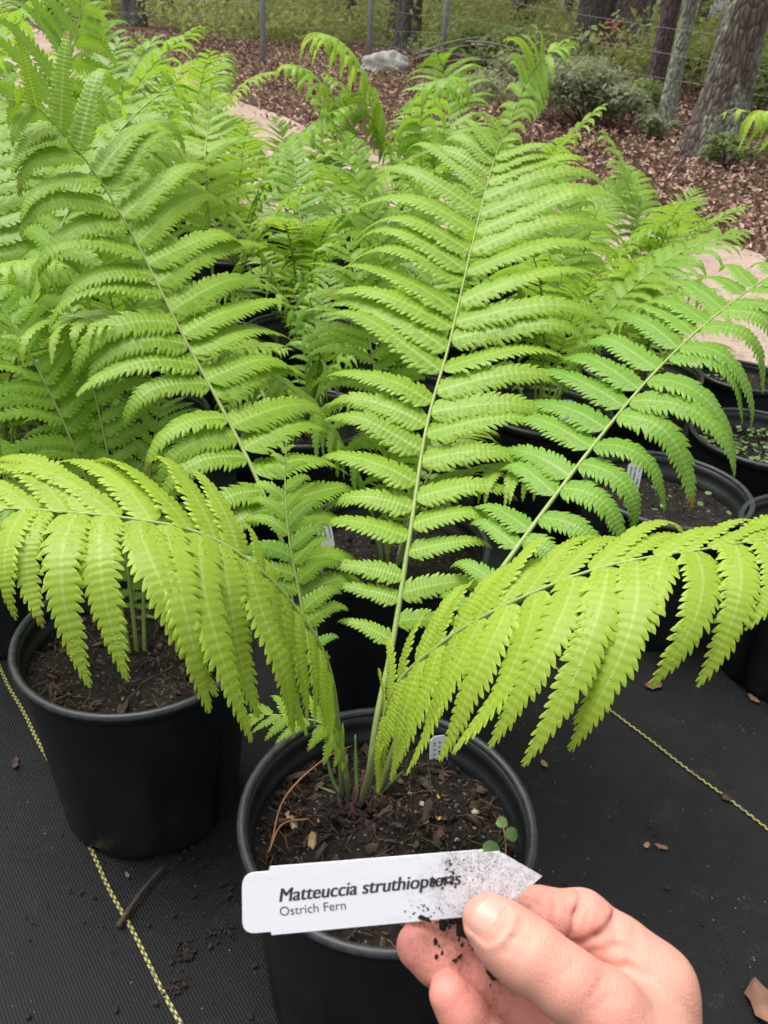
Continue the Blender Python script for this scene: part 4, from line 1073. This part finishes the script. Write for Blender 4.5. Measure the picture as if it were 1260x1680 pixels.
# boulder, dead branches, fence
def boulder(base, sx, sy, sz, label, seed):
    vs = []; fs = []; nu, nv = 28, 14
    for j in range(nv+1):
        for i in range(nu):
            th = PI*.55*j/nv; ph = 2*PI*i/nu
            d = Vector((math.sin(th)*math.cos(ph), math.sin(th)*math.sin(ph), math.cos(th)))
            k = 1+.22*mnoise.fractal(d*1.6+Vector((seed, 0, 0)), 1, 2, 5)
            vs.append((d.x*sx*k, d.y*sy*k, d.z*sz*k))
    for j in range(nv):
        for i in range(nu): fs.append((j*nu+i, (j+1)*nu+i, (j+1)*nu+(i+1) % nu, j*nu+(i+1) % nu))
    o = obj('boulder', mesh('boulder', np.array(vs), fs, M['rock']), loc=base); tag(o, label, 'boulder')
bp = (-0.3777, 11.92, 0.4145); boulder((bp[0], bp[1], ground_z(bp[0], bp[1])), 0.34, .25, .19, 'pale lichened boulder at the foot of the middle fence post', 3)
def post(top_px_base, h, lean, label):
    t = tag(empty('fence_post', (top_px_base[0], top_px_base[1], ground_z(top_px_base[0], top_px_base[1]))), label, 'fence post', 'steel fence posts')
    v, f = tube([(0, 0, -.3), (lean*h*.5, 0, h*.5), (lean*h, 0, h)], [.036]*3, 12); obj('pipe', mesh('pipe', v, f, M['steel']), t)
    v, f = tube([(lean*h, 0, h-.02), (lean*h, 0, h+.05)], [.042, .030], 12); obj('cap', mesh('cap', v, f, M['steel']), t)
PT = [(-1.91, 11.8, 0.405), (-0.6344, 12.79, 0.4743), (0.3282, 12.36, 0.4446)]
for p, l, lab in zip(PT, (.0, .0, .03), ('leftmost grey steel fence post above the background ferns', 'middle grey steel fence post behind the boulder', 'leaning grey steel fence post, third from the left')):
    post(p, 2.2, l, lab)
far_r = (3.35, 7.25)
pr = (far_r[0]+.5, far_r[1]-.9); post((pr[0]+.25, pr[1]-.45), 2.2, 0, 'grey steel fence post beyond the right picture edge')
wire_pts = [(-7.5, 13.2), (PT[0][0], PT[0][1]), (PT[1][0], PT[1][1]), (PT[2][0], PT[2][1]), (pr[0]+.25, pr[1]-.45)]
for k, h in enumerate((.22, .42, .62, .84, 1.08, 1.34, 1.62, 1.9)):
    path = []
    for (x0, y0), (x1, y1) in zip(wire_pts[:-1], wire_pts[1:]):
        for i in range(16):
            u = i/16; x = x0+(x1-x0)*u; y_ = y0+(y1-y0)*u
            zg = ground_z(x0, y0)*(1-u)+ground_z(x1, y1)*u
            path.append((x, y_-.04, zg+h-.05*math.sin(PI*u)+.012*math.sin(9*u+k*2)))
    v, f = tube(path, [.0015]*len(path), 5)
    o = obj('fence_wire', mesh('fence_wire', v, f, M['wire'])); tag(o, 'thin horizontal fence wire, %s from the ground' % nth[k], 'fence wire', 'wires of the fence')
rng = np.random.default_rng(12)
br0 = gpt((0.9002, 11.52, 0.3862))
for k in range(9):
    a = rng.uniform(-.5, .5); L = rng.uniform(.5, 1.1)
    c = np.array(br0)+np.array([rng.uniform(-.45, .45), rng.uniform(-.3, .3), .03+.04*k])
    d = np.array([math.cos(a), math.sin(a)*.6, rng.uniform(-.15, .3)])
    pth, _ = catmull([c-d*L*.5, c+rng.normal(size=3)*.04, c+d*L*.5], 10); v, f = tube(pth, [.013*(1-.06*i)*rng.uniform(.8, 1.2) for i in range(10)], 6)
    o = obj('dead_branch', mesh('dead_branch', v, f, M['deadwood']))
    tag(o, 'weathered grey dead branch in the brush pile, %s from the bottom' % nth[k], 'branch', 'dead branches in the brush pile')
c = gpt((2.37, 8.601, 0.1816)); pth, _ = catmull([(c[0]-.12, c[1]-.1, c[2]+.02), (c[0]+.1, c[1]-.12, c[2]+.05), (c[0]+.3, c[1]-.1, c[2]+.09)], 8)
v, f = tube(pth, [.012]*8, 6); tag(obj('dead_branch', mesh('dead_branch', v, f, M['deadwood'])), 'pale stick leaning at the foot of the slim pale trunk', 'branch')
st = empty('marker_stake', gpt((1.239, 18.59, 0.6973))); tag(st, 'thin stake with a white top in the undergrowth', 'stake')
v, f = tube([(0, 0, -.1), (.0, 0, .3), (-.02, 0, .55)], [.012, .011, .010], 6); obj('stick', mesh('stick', v, f, M['deadwood']), st)
v, f = lump(np.random.default_rng(1), .03, .03, .03, .2); obj('white_top', mesh('white_top', v+np.array([-.02, 0, .56]), f, M['bud']), st)
# a frond of a fern standing outside the frame reaches in at the right
outf = empty('potted_fern', (1.02, 1.02, GZ)); tag(outf, 'fern outside the right edge with one tip hanging into the picture', 'potted fern', 'potted ferns')
pot_parts(outf, seed=71)
fern_frond_parts(outf, [(1.02, 1.02, .21), (1.0, 1.05, .42), (.93, 1.10, .58), (0.5871, 1.453, 0.722), (0.5314, 1.412, 0.7304), (0.4812, 1.393, 0.7385), (0.4539, 1.375, 0.7266)], (-1, .2), [G2], False, 72, n_pairs=22, Lmax=.11, nl=16, start=.2, peak=.6, droop=2.6, curl=.1, tilt=.2, tipdroop=1.5)

# ================================================================== hand and label
ORI = (0.04165, 0.1605, 0.5629)
HAND_M = Matrix.Translation(ORI) @ CAM_R.to_4x4() @ Matrix.Diagonal((.001, .001, .001, 1))   # modelled in millimetres, palm towards the viewer

def surface_nets(f, org, h):
    nx, ny, nz = f.shape
    s = f < 0
    c = np.zeros((nx-1, ny-1, nz-1), np.int8)
    corners = [(i, j, k) for i in (0, 1) for j in (0, 1) for k in (0, 1)]
    for i, j, k in corners: c += s[i:nx-1+i, j:ny-1+j, k:nz-1+k]
    act = np.argwhere((c > 0) & (c < 8))
    idx = -np.ones((nx-1, ny-1, nz-1), np.int32); idx[tuple(act.T)] = np.arange(len(act))
    acc = np.zeros((len(act), 3)); cnt = np.zeros(len(act))
    for a in corners:
        for ax_ in range(3):
            if a[ax_]: continue
            b = list(a); b[ax_] = 1
            fa = f[tuple((act+a).T)]; fb = f[tuple((act+b).T)]
            m = (fa < 0) != (fb < 0)
            t = np.where(m, fa/np.where(m, fa-fb, 1), 0)
            p = np.tile(np.array(a, float), (len(act), 1)); p[:, ax_] += t
            acc[m] += p[m]; cnt[m] += 1
    v = (act + acc/cnt[:, None])*h + org
    faces = []
    for ax_ in range(3):
        sl0 = [slice(None)]*3; sl1 = [slice(None)]*3; sl0[ax_] = slice(0, -1); sl1[ax_] = slice(1, None)
        a = s[tuple(sl0)]; b = s[tuple(sl1)]
        e = np.argwhere(a != b)
        o1, o2 = [(1, 2), (2, 0), (0, 1)][ax_]
        ok = (e[:, o1] > 0) & (e[:, o2] > 0) & (e[:, o1] < f.shape[o1]-1) & (e[:, o2] < f.shape[o2]-1)
        e = e[ok]; inside = a[tuple(e.T)]
        def cell(d1, d2):
            q = e.copy(); q[:, o1] -= d1; q[:, o2] -= d2; return idx[tuple(q.T)]
        quad = np.stack([cell(1, 1), cell(0, 1), cell(0, 0), cell(1, 0)], 1)
        quad[~inside] = quad[~inside][:, ::-1]
        faces.append(quad)
    return v, np.concatenate(faces)

lo = np.array([-36., -120., -36.]); hi = np.array([118., 22., 46.]); hstep = .85
gx = [np.arange(lo[k], hi[k], hstep, dtype=np.float32) for k in range(3)]
GX, GY, GZ3 = np.meshgrid(*gx, indexing='ij')
def cone(a, b, ra, rb):
    a = np.array(a, np.float32); b = np.array(b, np.float32); ba = b-a
    px, py, pz = GX-a[0], GY-a[1], GZ3-a[2]
    t = np.clip((px*ba[0]+py*ba[1]+pz*ba[2])/float(ba @ ba), 0, 1)
    return np.sqrt((px-t*ba[0])**2+(py-t*ba[1])**2+(pz-t*ba[2])**2) - (ra+(rb-ra)*t)
def smin(a, b, k):
    h_ = np.maximum(k-np.abs(a-b), 0)/k
    return np.minimum(a, b) - h_*h_*k*.25
def chain(pts, k=2.5):
    d = None
    for (a, ra), (b, rb) in zip(pts[:-1], pts[1:]):
        c_ = cone(a, b, ra, rb); d = c_ if d is None else smin(d, c_, k)
    return d
TH = [((-1.582, 8.24, 8.2), 7.0), ((2.199, 5.308, 9), 8.6), ((6.397, 1.843, 10.5), 9.3), ((11.55, -0.9382, 12.5), 9.9), ((21.2, -7.167, 15), 9.8), ((32.38, -15.46, 15), 11.4), ((44.41, -31.81, 14), 15.5), ((55.07, -57.78, 12), 20)]
IX = [((5.029, 1.563, -8.6), 7.6), ((18.23, 0.2421, -10.5), 8.5), ((32.52, -2.09, -12), 9.2), ((44.16, -11.04, -10), 10.4), ((53.6, -21.05, -6), 12.2)]
MD = [((-19.89, 0.1332, -17), 7.4), ((-13.7, -4.23, -18), 8.2), ((-5.268, -8.368, -18.5), 8.1), ((10.9, -19.55, -21), 8.6), ((29.95, -32.09, -23), 9.4), ((46.68, -40.62, -16), 12)]
RG = [((-20.87, -11.02, -13), 7.6), ((-14.44, -15.24, -13), 8.4), ((-3.289, -23.44, -14), 8.1), ((12.32, -34.11, -17), 9), ((28.62, -46.34, -17), 9.6), ((42.53, -54.13, -12), 12)]
PK = [((-11.74, -20.39, -1.5), 6.6), ((-8.086, -25.39, -1.5), 7.3), ((0.2502, -36.1, -2), 7.2), ((12.33, -51.29, -5), 8.2), ((32.55, -64.19, -4), 11)]
WR = (59.06, -77.32, 6)
palm = None
for a, ra in ((IX[-1][0], 12.2), ((47.83, -40.75, -13), 12.5), ((43.25, -54.44, -11), 12.5), ((34.75, -63.96, -5), 12)):
    c_ = cone(a, WR, ra, 19); palm = c_ if palm is None else smin(palm, c_, 10)
palm = smin(palm, cone((36.63, -22.19, 6), IX[-1][0], 7.5, 10.5), 8)
palm = smin(palm, cone(WR, (WR[0]+45, WR[1]-60, WR[2]+24), 22, 27), 14)
F_th = smin(chain(TH, 4), palm, 9)
F_ix = smin(chain(IX, 3), palm, 7)
F_md = smin(chain(MD, 3), palm, 5); F_rg = smin(chain(RG, 3), palm, 5); F_pk = smin(chain(PK, 3), palm, 5)
def groove(f, pts, depth, w, zlo, zhi):
    for p0, p1 in zip(pts[:-1], pts[1:]):
        a = np.array(p0[:2], np.float32); b = np.array(p1[:2], np.float32); ba = b-a
        px, py = GX-a[0], GY-a[1]
        t = np.clip((px*ba[0]+py*ba[1])/float(ba @ ba), 0, 1)
        d2 = (px-t*ba[0])**2+(py-t*ba[1])**2
        f += np.where((GZ3 > zlo) & (GZ3 < zhi), depth*np.exp(-d2/(w*w)), 0)
    return f
groove(F_th, [(2.734, 4.509, 18), (5.227, 7.714, 18), (8.789, 10.21, 18)], .45, .9, 10, 99)
groove(F_th, [(7.008, 3.797, 18), (9.501, 7.002, 18), (13.42, 9.495, 18)], .35, .9, 10, 99)
groove(F_th, [(4.871, 4.153, 18), (7.542, 7.358, 18), (11.1, 9.851, 18)], .3, .7, 10, 99)
groove(F_ix, [(32.95, 8.165, -8), (28.7, 3.311, -5), (25.58, -5.659, -5)], 1.5, 1.1, -14, 99)
groove(F_ix, [(21.9, 8.559, -8), (21.88, 5.261, -5), (20.91, -0.5887, -5)], .5, .9, -14, 99)
groove(F_th, [(29.02, -5.342, 5), (34.87, -2.402, 2), (40.56, 0.3826, 0), (47.06, 1.913, 0)], 1.3, 1.2, -12, 7)
groove(F_ix, [(29.02, -5.342, 5), (34.87, -2.402, 2), (40.56, 0.3826, 0), (47.06, 1.913, 0)], 1.3, 1.2, -12, 99)
for q in ([(34.09, -6.843, 5), (40.57, -5.06, 2), (46.3, -5.74, 0)], [(36.9, -11.53, 5), (43.41, -9.996, 2), (49.36, -11.48, 0)], [(35.03, -3.091, 5), (41.52, -1.832, 2), (47.83, -2.87, 0)]):
    groove(F_th, q, .7, 1.5, -12, 7); groove(F_ix, q, .7, 1.5, -12, 7)
for q, dp in (([(17.81, -0.4415, 20), (22.22, 1.678, 20), (25.4, 1.325, 20)], .25), ([(25.4, -6.328, 25), (29.73, -3.216, 25), (33.19, -3.734, 25)], .35), ([(27.13, -8.922, 25), (31.46, -6.328, 25), (35.26, -7.193, 25)], .3), ([(0.9536, 3.797, 18), (4.159, 8.071, 18), (7.008, 10.56, 18)], .22)):
    groove(F_th, q, dp, .8, 10, 99)
groove(F_ix, [(35, 7.132, -6), (31.19, 2.243, -4), (27.7, -5.139, -4)], .5, .8, -14, 99)
groove(F_ix, [(18.37, 8.698, -6), (18.76, 5.74, -4), (17.98, 0.883, -4)], .25, .7, -14, 99)
groove(F_rg, [(-5.018, -11.81, -7), (-7.572, -15.34, -7), (-8.555, -19.66, -7)], .22, .8, -14, 99)
groove(F_pk, [(0.3753, -26.68, -3), (-2.528, -30.55, -3), (-5.43, -34.42, -3)], .25, .8, -10, 99)
# nail bed: a shallow fold round the nail
al = unit(np.array(TH[0][0])-np.array(TH[2][0])); nz_ = unit(np.array([.22, .26, 1.0])-al*np.dot([.22, .26, 1.0], al)); sdv = np.cross(al, nz_); base_c = np.array(TH[1][0])
qx, qy, qz = GX-base_c[0], GY-base_c[1], GZ3-base_c[2]
lu = qx*al[0]+qy*al[1]+qz*al[2]; ls = qx*sdv[0]+qy*sdv[1]+qz*sdv[2]; lh = qx*nz_[0]+qy*nz_[1]+qz*nz_[2]
NU0, NU1, NS = .2, 9.6, 5.6
cut_u = NU0 + 1.6*(ls/NS)**2
dn = np.maximum(np.maximum(cut_u-lu, lu-14.0), np.abs(ls)-NS)
F_th += np.where(lh > 0, .55*np.exp(-(dn/.55)**2) - .30*np.exp(-((dn-1.2)/.9)**2)*(lu < 8.5), 0)
F_th += np.where((lh > 0) & (dn < -.2), .25, 0)
f = smin(np.minimum(F_th, F_ix), np.minimum(np.minimum(F_md, F_rg), F_pk), .4)
f[0], f[-1], f[:, 0], f[:, -1], f[:, :, 0], f[:, :, -1] = 1, 1, 1, 1, 1, 1
hv, hf = surface_nets(f, lo, hstep)
# relax a little
for _ in range(2):
    acc = np.zeros_like(hv); cnt = np.zeros(len(hv))
    for i in range(4):
        np.add.at(acc, hf[:, i], hv[hf[:, (i+1) % 4]] + hv[hf[:, (i+3) % 4]]); np.add.at(cnt, hf[:, i], 2)
    hv = hv*.5 + acc/cnt[:, None]*.5
def skin_mat():
    t = NT('skin'); co = t.coord()
    at_ = t.n.new('ShaderNodeAttribute'); at_.attribute_name = 'flush'
    n = t.noise(co, .12, 4); fi = t.noise(co, .9, 3)
    c = t.mix(at_.outputs['Fac'], (.555, .285, .210), (.60, .210, .172))
    c = t.mix(t.math('MULTIPLY', t.ramp(n, [(.35, 0.0), (.7, 1.0)]), .45), c, (.60, .27, .215))
    c = t.mix(t.math('MULTIPLY', t.ramp(fi, [(.55, 0.0), (.75, 1.0)]), .30), c, (.40, .165, .12))
    gr = t.n.new('ShaderNodeAttribute'); gr.attribute_name = 'grime'
    sm = t.math('MULTIPLY', gr.outputs['Fac'], t.ramp(t.noise(co, .45, 5, .7), [(.45, 0.0), (.66, 1.0)]))
    c = t.mix(t.math('MULTIPLY', sm, .6), c, (.11, .060, .040))
    v = t.voro(t.mapping(co, (1, 1, 1)), 1.1, feature='DISTANCE_TO_EDGE')
    w = t.n.new('ShaderNodeTexWave'); w.bands_direction = 'DIAGONAL'; t.inp(w, 'Vector', co); w.inputs['Scale'].default_value = .55; w.inputs['Distortion'].default_value = 6; w.inputs['Detail'].default_value = 3
    h_ = t.math('ADD', t.math('MULTIPLY', v, .3), t.math('ADD', t.math('MULTIPLY', w.outputs[1], .12), t.math('MULTIPLY', t.noise(co, .5, 4), .25)))
    b = t.bsdf(c, t.math('ADD', .44, t.math('MULTIPLY', n, .2)), t.bump(h_, .17, .25), .36)
    b.inputs['Subsurface Weight'].default_value = .22; b.inputs['Subsurface Radius'].default_value = (1.0, .35, .2); b.inputs['Subsurface Scale'].default_value = .0035
    return t.done(b)
M['skin'] = skin_mat()
hme = mesh('hand', hv, hf, M['skin'])
fl = np.zeros(len(hv))
for p, r, amt in [(MD[0][0], 22, .8), (RG[0][0], 18, 1.0), (PK[0][0], 18, 1.0), (IX[1][0], 20, .75), (MD[3][0], 24, .7), (RG[1][0], 20, .9), (IX[3][0], 16, .45), (TH[0][0], 10, .35), ((25.31, -6.799, -2), 14, .8), ((30.32, -7.461, 26), 14, .45), (RG[2][0], 18, .5), ((31.58, -2.031, -4), 10, .6)]:
    fl = np.maximum(fl, amt*np.exp(-((hv-np.array(p))**2).sum(1)/(r*r)))
a_ = hme.attributes.new('flush', 'FLOAT', 'POINT'); a_.data.foreach_set('value', fl.astype(np.float32))
gm_ = np.zeros(len(hv))
for p, r_, amt in [((-9.676, -6.071, -10), 14, 1.0), ((12.37, 5.831, -3), 10, .8), ((4.095, -22.38, -9), 8, .8), ((-14.91, -10.88, -6), 10, .45), ((31.82, 7.211, -5), 8, .5), ((-3.561, 14.35, 14), 7, .3), ((25.75, -4.945, -4), 7, .6)]:
    gm_ = np.maximum(gm_, amt*np.exp(-((hv-np.array(p))**2).sum(1)/(r_*r_)))
a_ = hme.attributes.new('grime', 'FLOAT', 'POINT'); a_.data.foreach_set('value', gm_.astype(np.float32))
hand = obj('hand', hme); hand.matrix_world = HAND_M
tag(hand, 'bare hand from the lower right pinching the white label between thumb and finger', 'hand')
# thumb nail
vs = []; fs = []; nu, nv = 16, 14
for i in range(nu+1):
    for k in range(nv+1):
        v_ = 2*k/nv-1; s_ = v_*NS*.97
        u0_ = NU0 + 1.5*v_*v_; u1_ = NU1 - 1.5*v_*v_ ; u = u0_ + (u1_-u0_)*i/nu
        Rr = 8.75 - .03*u - .021*u*u
        hgt = math.sqrt(max(.5, Rr*Rr - (s_*1.08)**2)) + .04 - (.25 if i == 0 else 0)
        vs.append(base_c + al*u + sdv*s_ + nz_*hgt)
for i in range(nu):
    for k in range(nv): q = i*(nv+1)+k; fs.append((q, q+1, q+nv+2, q+nv+1))
def nail_mat():
    t = NT('thumb_nail'); co = t.coord()
    c = t.mix(t.noise(co, .25, 3), (.55, .285, .225), (.62, .36, .295))
    b = t.bsdf(c, .36, t.bump(t.noise(t.mapping(co, (1, 1, 1)), 1.2, 2), .08, .2), .5)
    b.inputs['Subsurface Weight'].default_value = .15; b.inputs['Subsurface Radius'].default_value = (1.0, .4, .3); b.inputs['Subsurface Scale'].default_value = .002
    return t.done(b)
nl_me = mesh('thumb_nail', np.array(vs), fs, nail_mat())
obj('thumb_nail', nl_me, hand)

# label
def label_mat():
    t = NT('label_plastic'); co = t.coord()
    sx = t.n.new('ShaderNodeSeparateXYZ'); t.inp(sx, 0, co)
    zone = t.ramp(t.math('ADD', t.math('DIVIDE', t.math('ADD', sx.outputs[0], 12.0), 60.0), t.math('MULTIPLY', t.noise(co, .12, 4), .9)), [(.28, 0.0), (.52, 1.0)])
    fine = t.ramp(t.noise(co, 2.4, 5, .75), [(.50, 0.0), (.56, 1.0)]); med = t.ramp(t.noise(co, .55, 4, .6), [(.38, 0.0), (.56, 1.0)])
    m = t.math('MULTIPLY', t.math('MULTIPLY', fine, med), zone)
    smear = t.ramp(t.noise(t.mapping(co, (.25, 1, 1), (0, 0, -.1)), .35, 5), [(.56, 0.0), (.8, 1.0)])
    c = t.mix(t.math('MULTIPLY', smear, .35), (.70, .70, .745), (.46, .43, .41))
    c = t.mix(t.math('MULTIPLY', t.math('MULTIPLY', zone, t.ramp(t.noise(co, .3, 4), [(.35, 0.0), (.65, 1.0)])), .45), c, (.45, .43, .40))
    c = t.mix(t.math('MULTIPLY', m, .85), c, (.07, .055, .045))
    return t.done(t.bsdf(c, .36, None, .45))
LP = [(-74.42, 18.75, 0), (-68.68, 19.23, 0), (-68.3, 20.66, 0), (-1.531, 26.02, 0), (-1.148, 25.06, 0), (3.635, 25.45, 0), (17.03, 17.7, 0), (7.27, 9.375, 0), (-3.826, 5.357, 0), (-67.73, -0.6696, 0), (-68.01, 0.3826, 0), (-74.42, -0.1913, 0)]
def rounded(poly, idxs, rad, n=6):
    out = []; m = len(poly)
    for i, p in enumerate(poly):
        p = np.array(p[:2])
        if i not in idxs: out.append(p); continue
        a = unit(np.array(poly[i-1][:2])-p)*rad; c_ = unit(np.array(poly[(i+1) % m][:2])-p)*rad
        for t in np.linspace(0, 1, n): out.append((1-t)**2*(p+a)+2*t*(1-t)*p+t*t*(p+c_))
    return out
lp = [np.array(q[:2]) for q in LP]
lp[0] = np.array((-77.1, 18.56, 0)[:2]); lp[-1] = np.array((-76.91, -0.3826, 0)[:2])
pl = rounded(lp, (0, len(lp)-1), 4.2)
n = len(pl); th = .28
vs = [(p[0], p[1], th) for p in pl]+[(p[0], p[1], -th) for p in pl]
fs = [tuple(range(n-1, -1, -1)), tuple(range(n, 2*n))]+[(i, (i+1) % n, (i+1) % n+n, i+n) for i in range(n)]
lme = mesh('plant_label', np.array(vs), fs, label_mat(), False)
import bmesh
bm = bmesh.new(); bm.from_mesh(lme); bmesh.ops.recalc_face_normals(bm, faces=bm.faces); bm.to_mesh(lme); bm.free()
lab = obj('plant_label', lme); lab.matrix_world = HAND_M
tag(lab, 'white plastic plant label with black lettering and soil specks, held between thumb and finger', 'plant label')
def lettering(txt, p0, p1, bold, italic, height_scale=1.0, dx=0.0):
    cu = bpy.data.curves.new('lettering', 'FONT'); cu.body = txt; cu.size = 1.0; cu.shear = italic; cu.offset = bold; cu.space_character = 1.0
    o = bpy.data.objects.new('lettering', cu); C.objects.link(o)
    bpy.context.view_layer.update()
    dg = bpy.context.evaluated_depsgraph_get()
    me = bpy.data.meshes.new_from_object(o.evaluated_get(dg))
    C.objects.unlink(o); bpy.data.objects.remove(o)
    co = np.zeros(len(me.vertices)*3); me.vertices.foreach_get('co', co); co = co.reshape(-1, 3)
    w = co[:, 0].max()-co[:, 0].min(); co[:, 0] -= co[:, 0].min()
    a = np.array(p0[:2]); b = np.array(p1[:2]); L = np.linalg.norm(b-a); s = L/w; ex = (b-a)/L; ey = np.array([-ex[1], ex[0]])
    xy = a + co[:, :1]*s*ex + co[:, 1:2]*s*ey*height_scale
    xy = xy + ex*dx
    out = np.c_[xy, np.full(len(co), th+.06+abs(dx)*.1)]
    me.vertices.foreach_set('co', out.ravel()); me.materials.clear(); me.materials.append(M['ink']); me.update()
    return obj('lettering', me, lab)
for dx_ in (-.16, -.08, .02, .12, .2): lettering('Matteuccia struthiopteris', (-65.24, 9.757, 0), (-8.227, 15.31, 0), 0.0, .25, 1.08, dx_)
lettering('Ostrich Fern', (-65.05, 5.357, 0), (-44.39, 7.461, 0), 0.0, .0, 1.0)

# soil crumbs stuck to the label, the thumb and the fingers
def front_z(x, y):
    i = int((x-lo[0])/hstep); j = int((y-lo[1])/hstep)
    col = f[i, j]; k = np.where(col < 0)[0]
    return lo[2]+hstep*(k[-1]+.7) if len(k) else -12.0
rng = np.random.default_rng(8); bl = MB(); bh = MB()
def blob(b, x, y, z, s, el=1.0):
    v, fc = lump(rng, s*el, s, s*.5, .4); b.add(v+np.array([x, y, z+s*.15]), fc)
for (c, n_, sp, s0, s1) in [((-11.86, 21.04, 0), 20, (1.0, 4), .15, .6), ((-14.92, 16.07, 0), 26, (3.8, 1.2), .15, .6), ((-7.653, 21.04, 0), 70, (8, 4), .05, .2), ((-19.13, 7.653, 0), 50, (6, 2.0), .06, .3), ((-3.826, 20.09, 0), 90, (9, 4), .05, .2), ((-20.28, 4.592, 0), 10, (2, .5), .3, .8)]:
    for _ in range(n_):
        x, y = c[0]+rng.normal()*sp[0]*.6, c[1]+rng.normal()*sp[1]*.6
        if x < 15 and y < (x*.077+10 if True else 0) + 14: blob(bl, x, y, th, s0+(s1-s0)*rng.random()**2, rng.uniform(1, 2))
tag(obj('soil_specks', bl.mesh('soil_specks', [M['crumb']], False), lab), kind='stuff')
for (c, n_, sp, s0, s1) in [((-9.948, -0.3826, 0), 26, (5, 3.5), .3, 1.2), ((-7.27, -3.444, 0), 26, (2.2, 4.5), .5, 1.9), ((-12.44, -1.913, 0), 8, (3, 2), .4, 1.1), ((-11.48, 1.913, 0), 22, (9, 2.), .2, .7), ((9.566, 9.566, 0), 14, (1.6, 1.2), .4, 1.2), ((13.39, 6.313, 0), 14, (3.0, 1.8), .2, .6),
                            ((-14.92, -8.035, 0), 5, (3, 2), .3, .9), ((-9.566, -11.48, 0), 7, (3, 2), .2, .7), ((2.296, -16.07, 0), 12, (1.3, 3.2), .4, 1.2), ((3.826, -19.51, 0), 6, (2.5, 1.2), .3, .9), ((-19.13, -0.9566, 0), 8, (6, 2.5), .2, .6), ((-3.826, -9.948, 0), 2, (1, 1), .4, .8)]:
    for _ in range(n_):
        x, y = c[0]+rng.normal()*sp[0]*.55, c[1]+rng.normal()*sp[1]*.55
        z = front_z(x, y)
        if z > 3: continue
        blob(bh, x, y, z, s0+(s1-s0)*rng.random()**2, rng.uniform(1, 2))
tag(obj('soil_specks', bh.mesh('soil_specks', [M['crumb']], False), hand), kind='stuff')
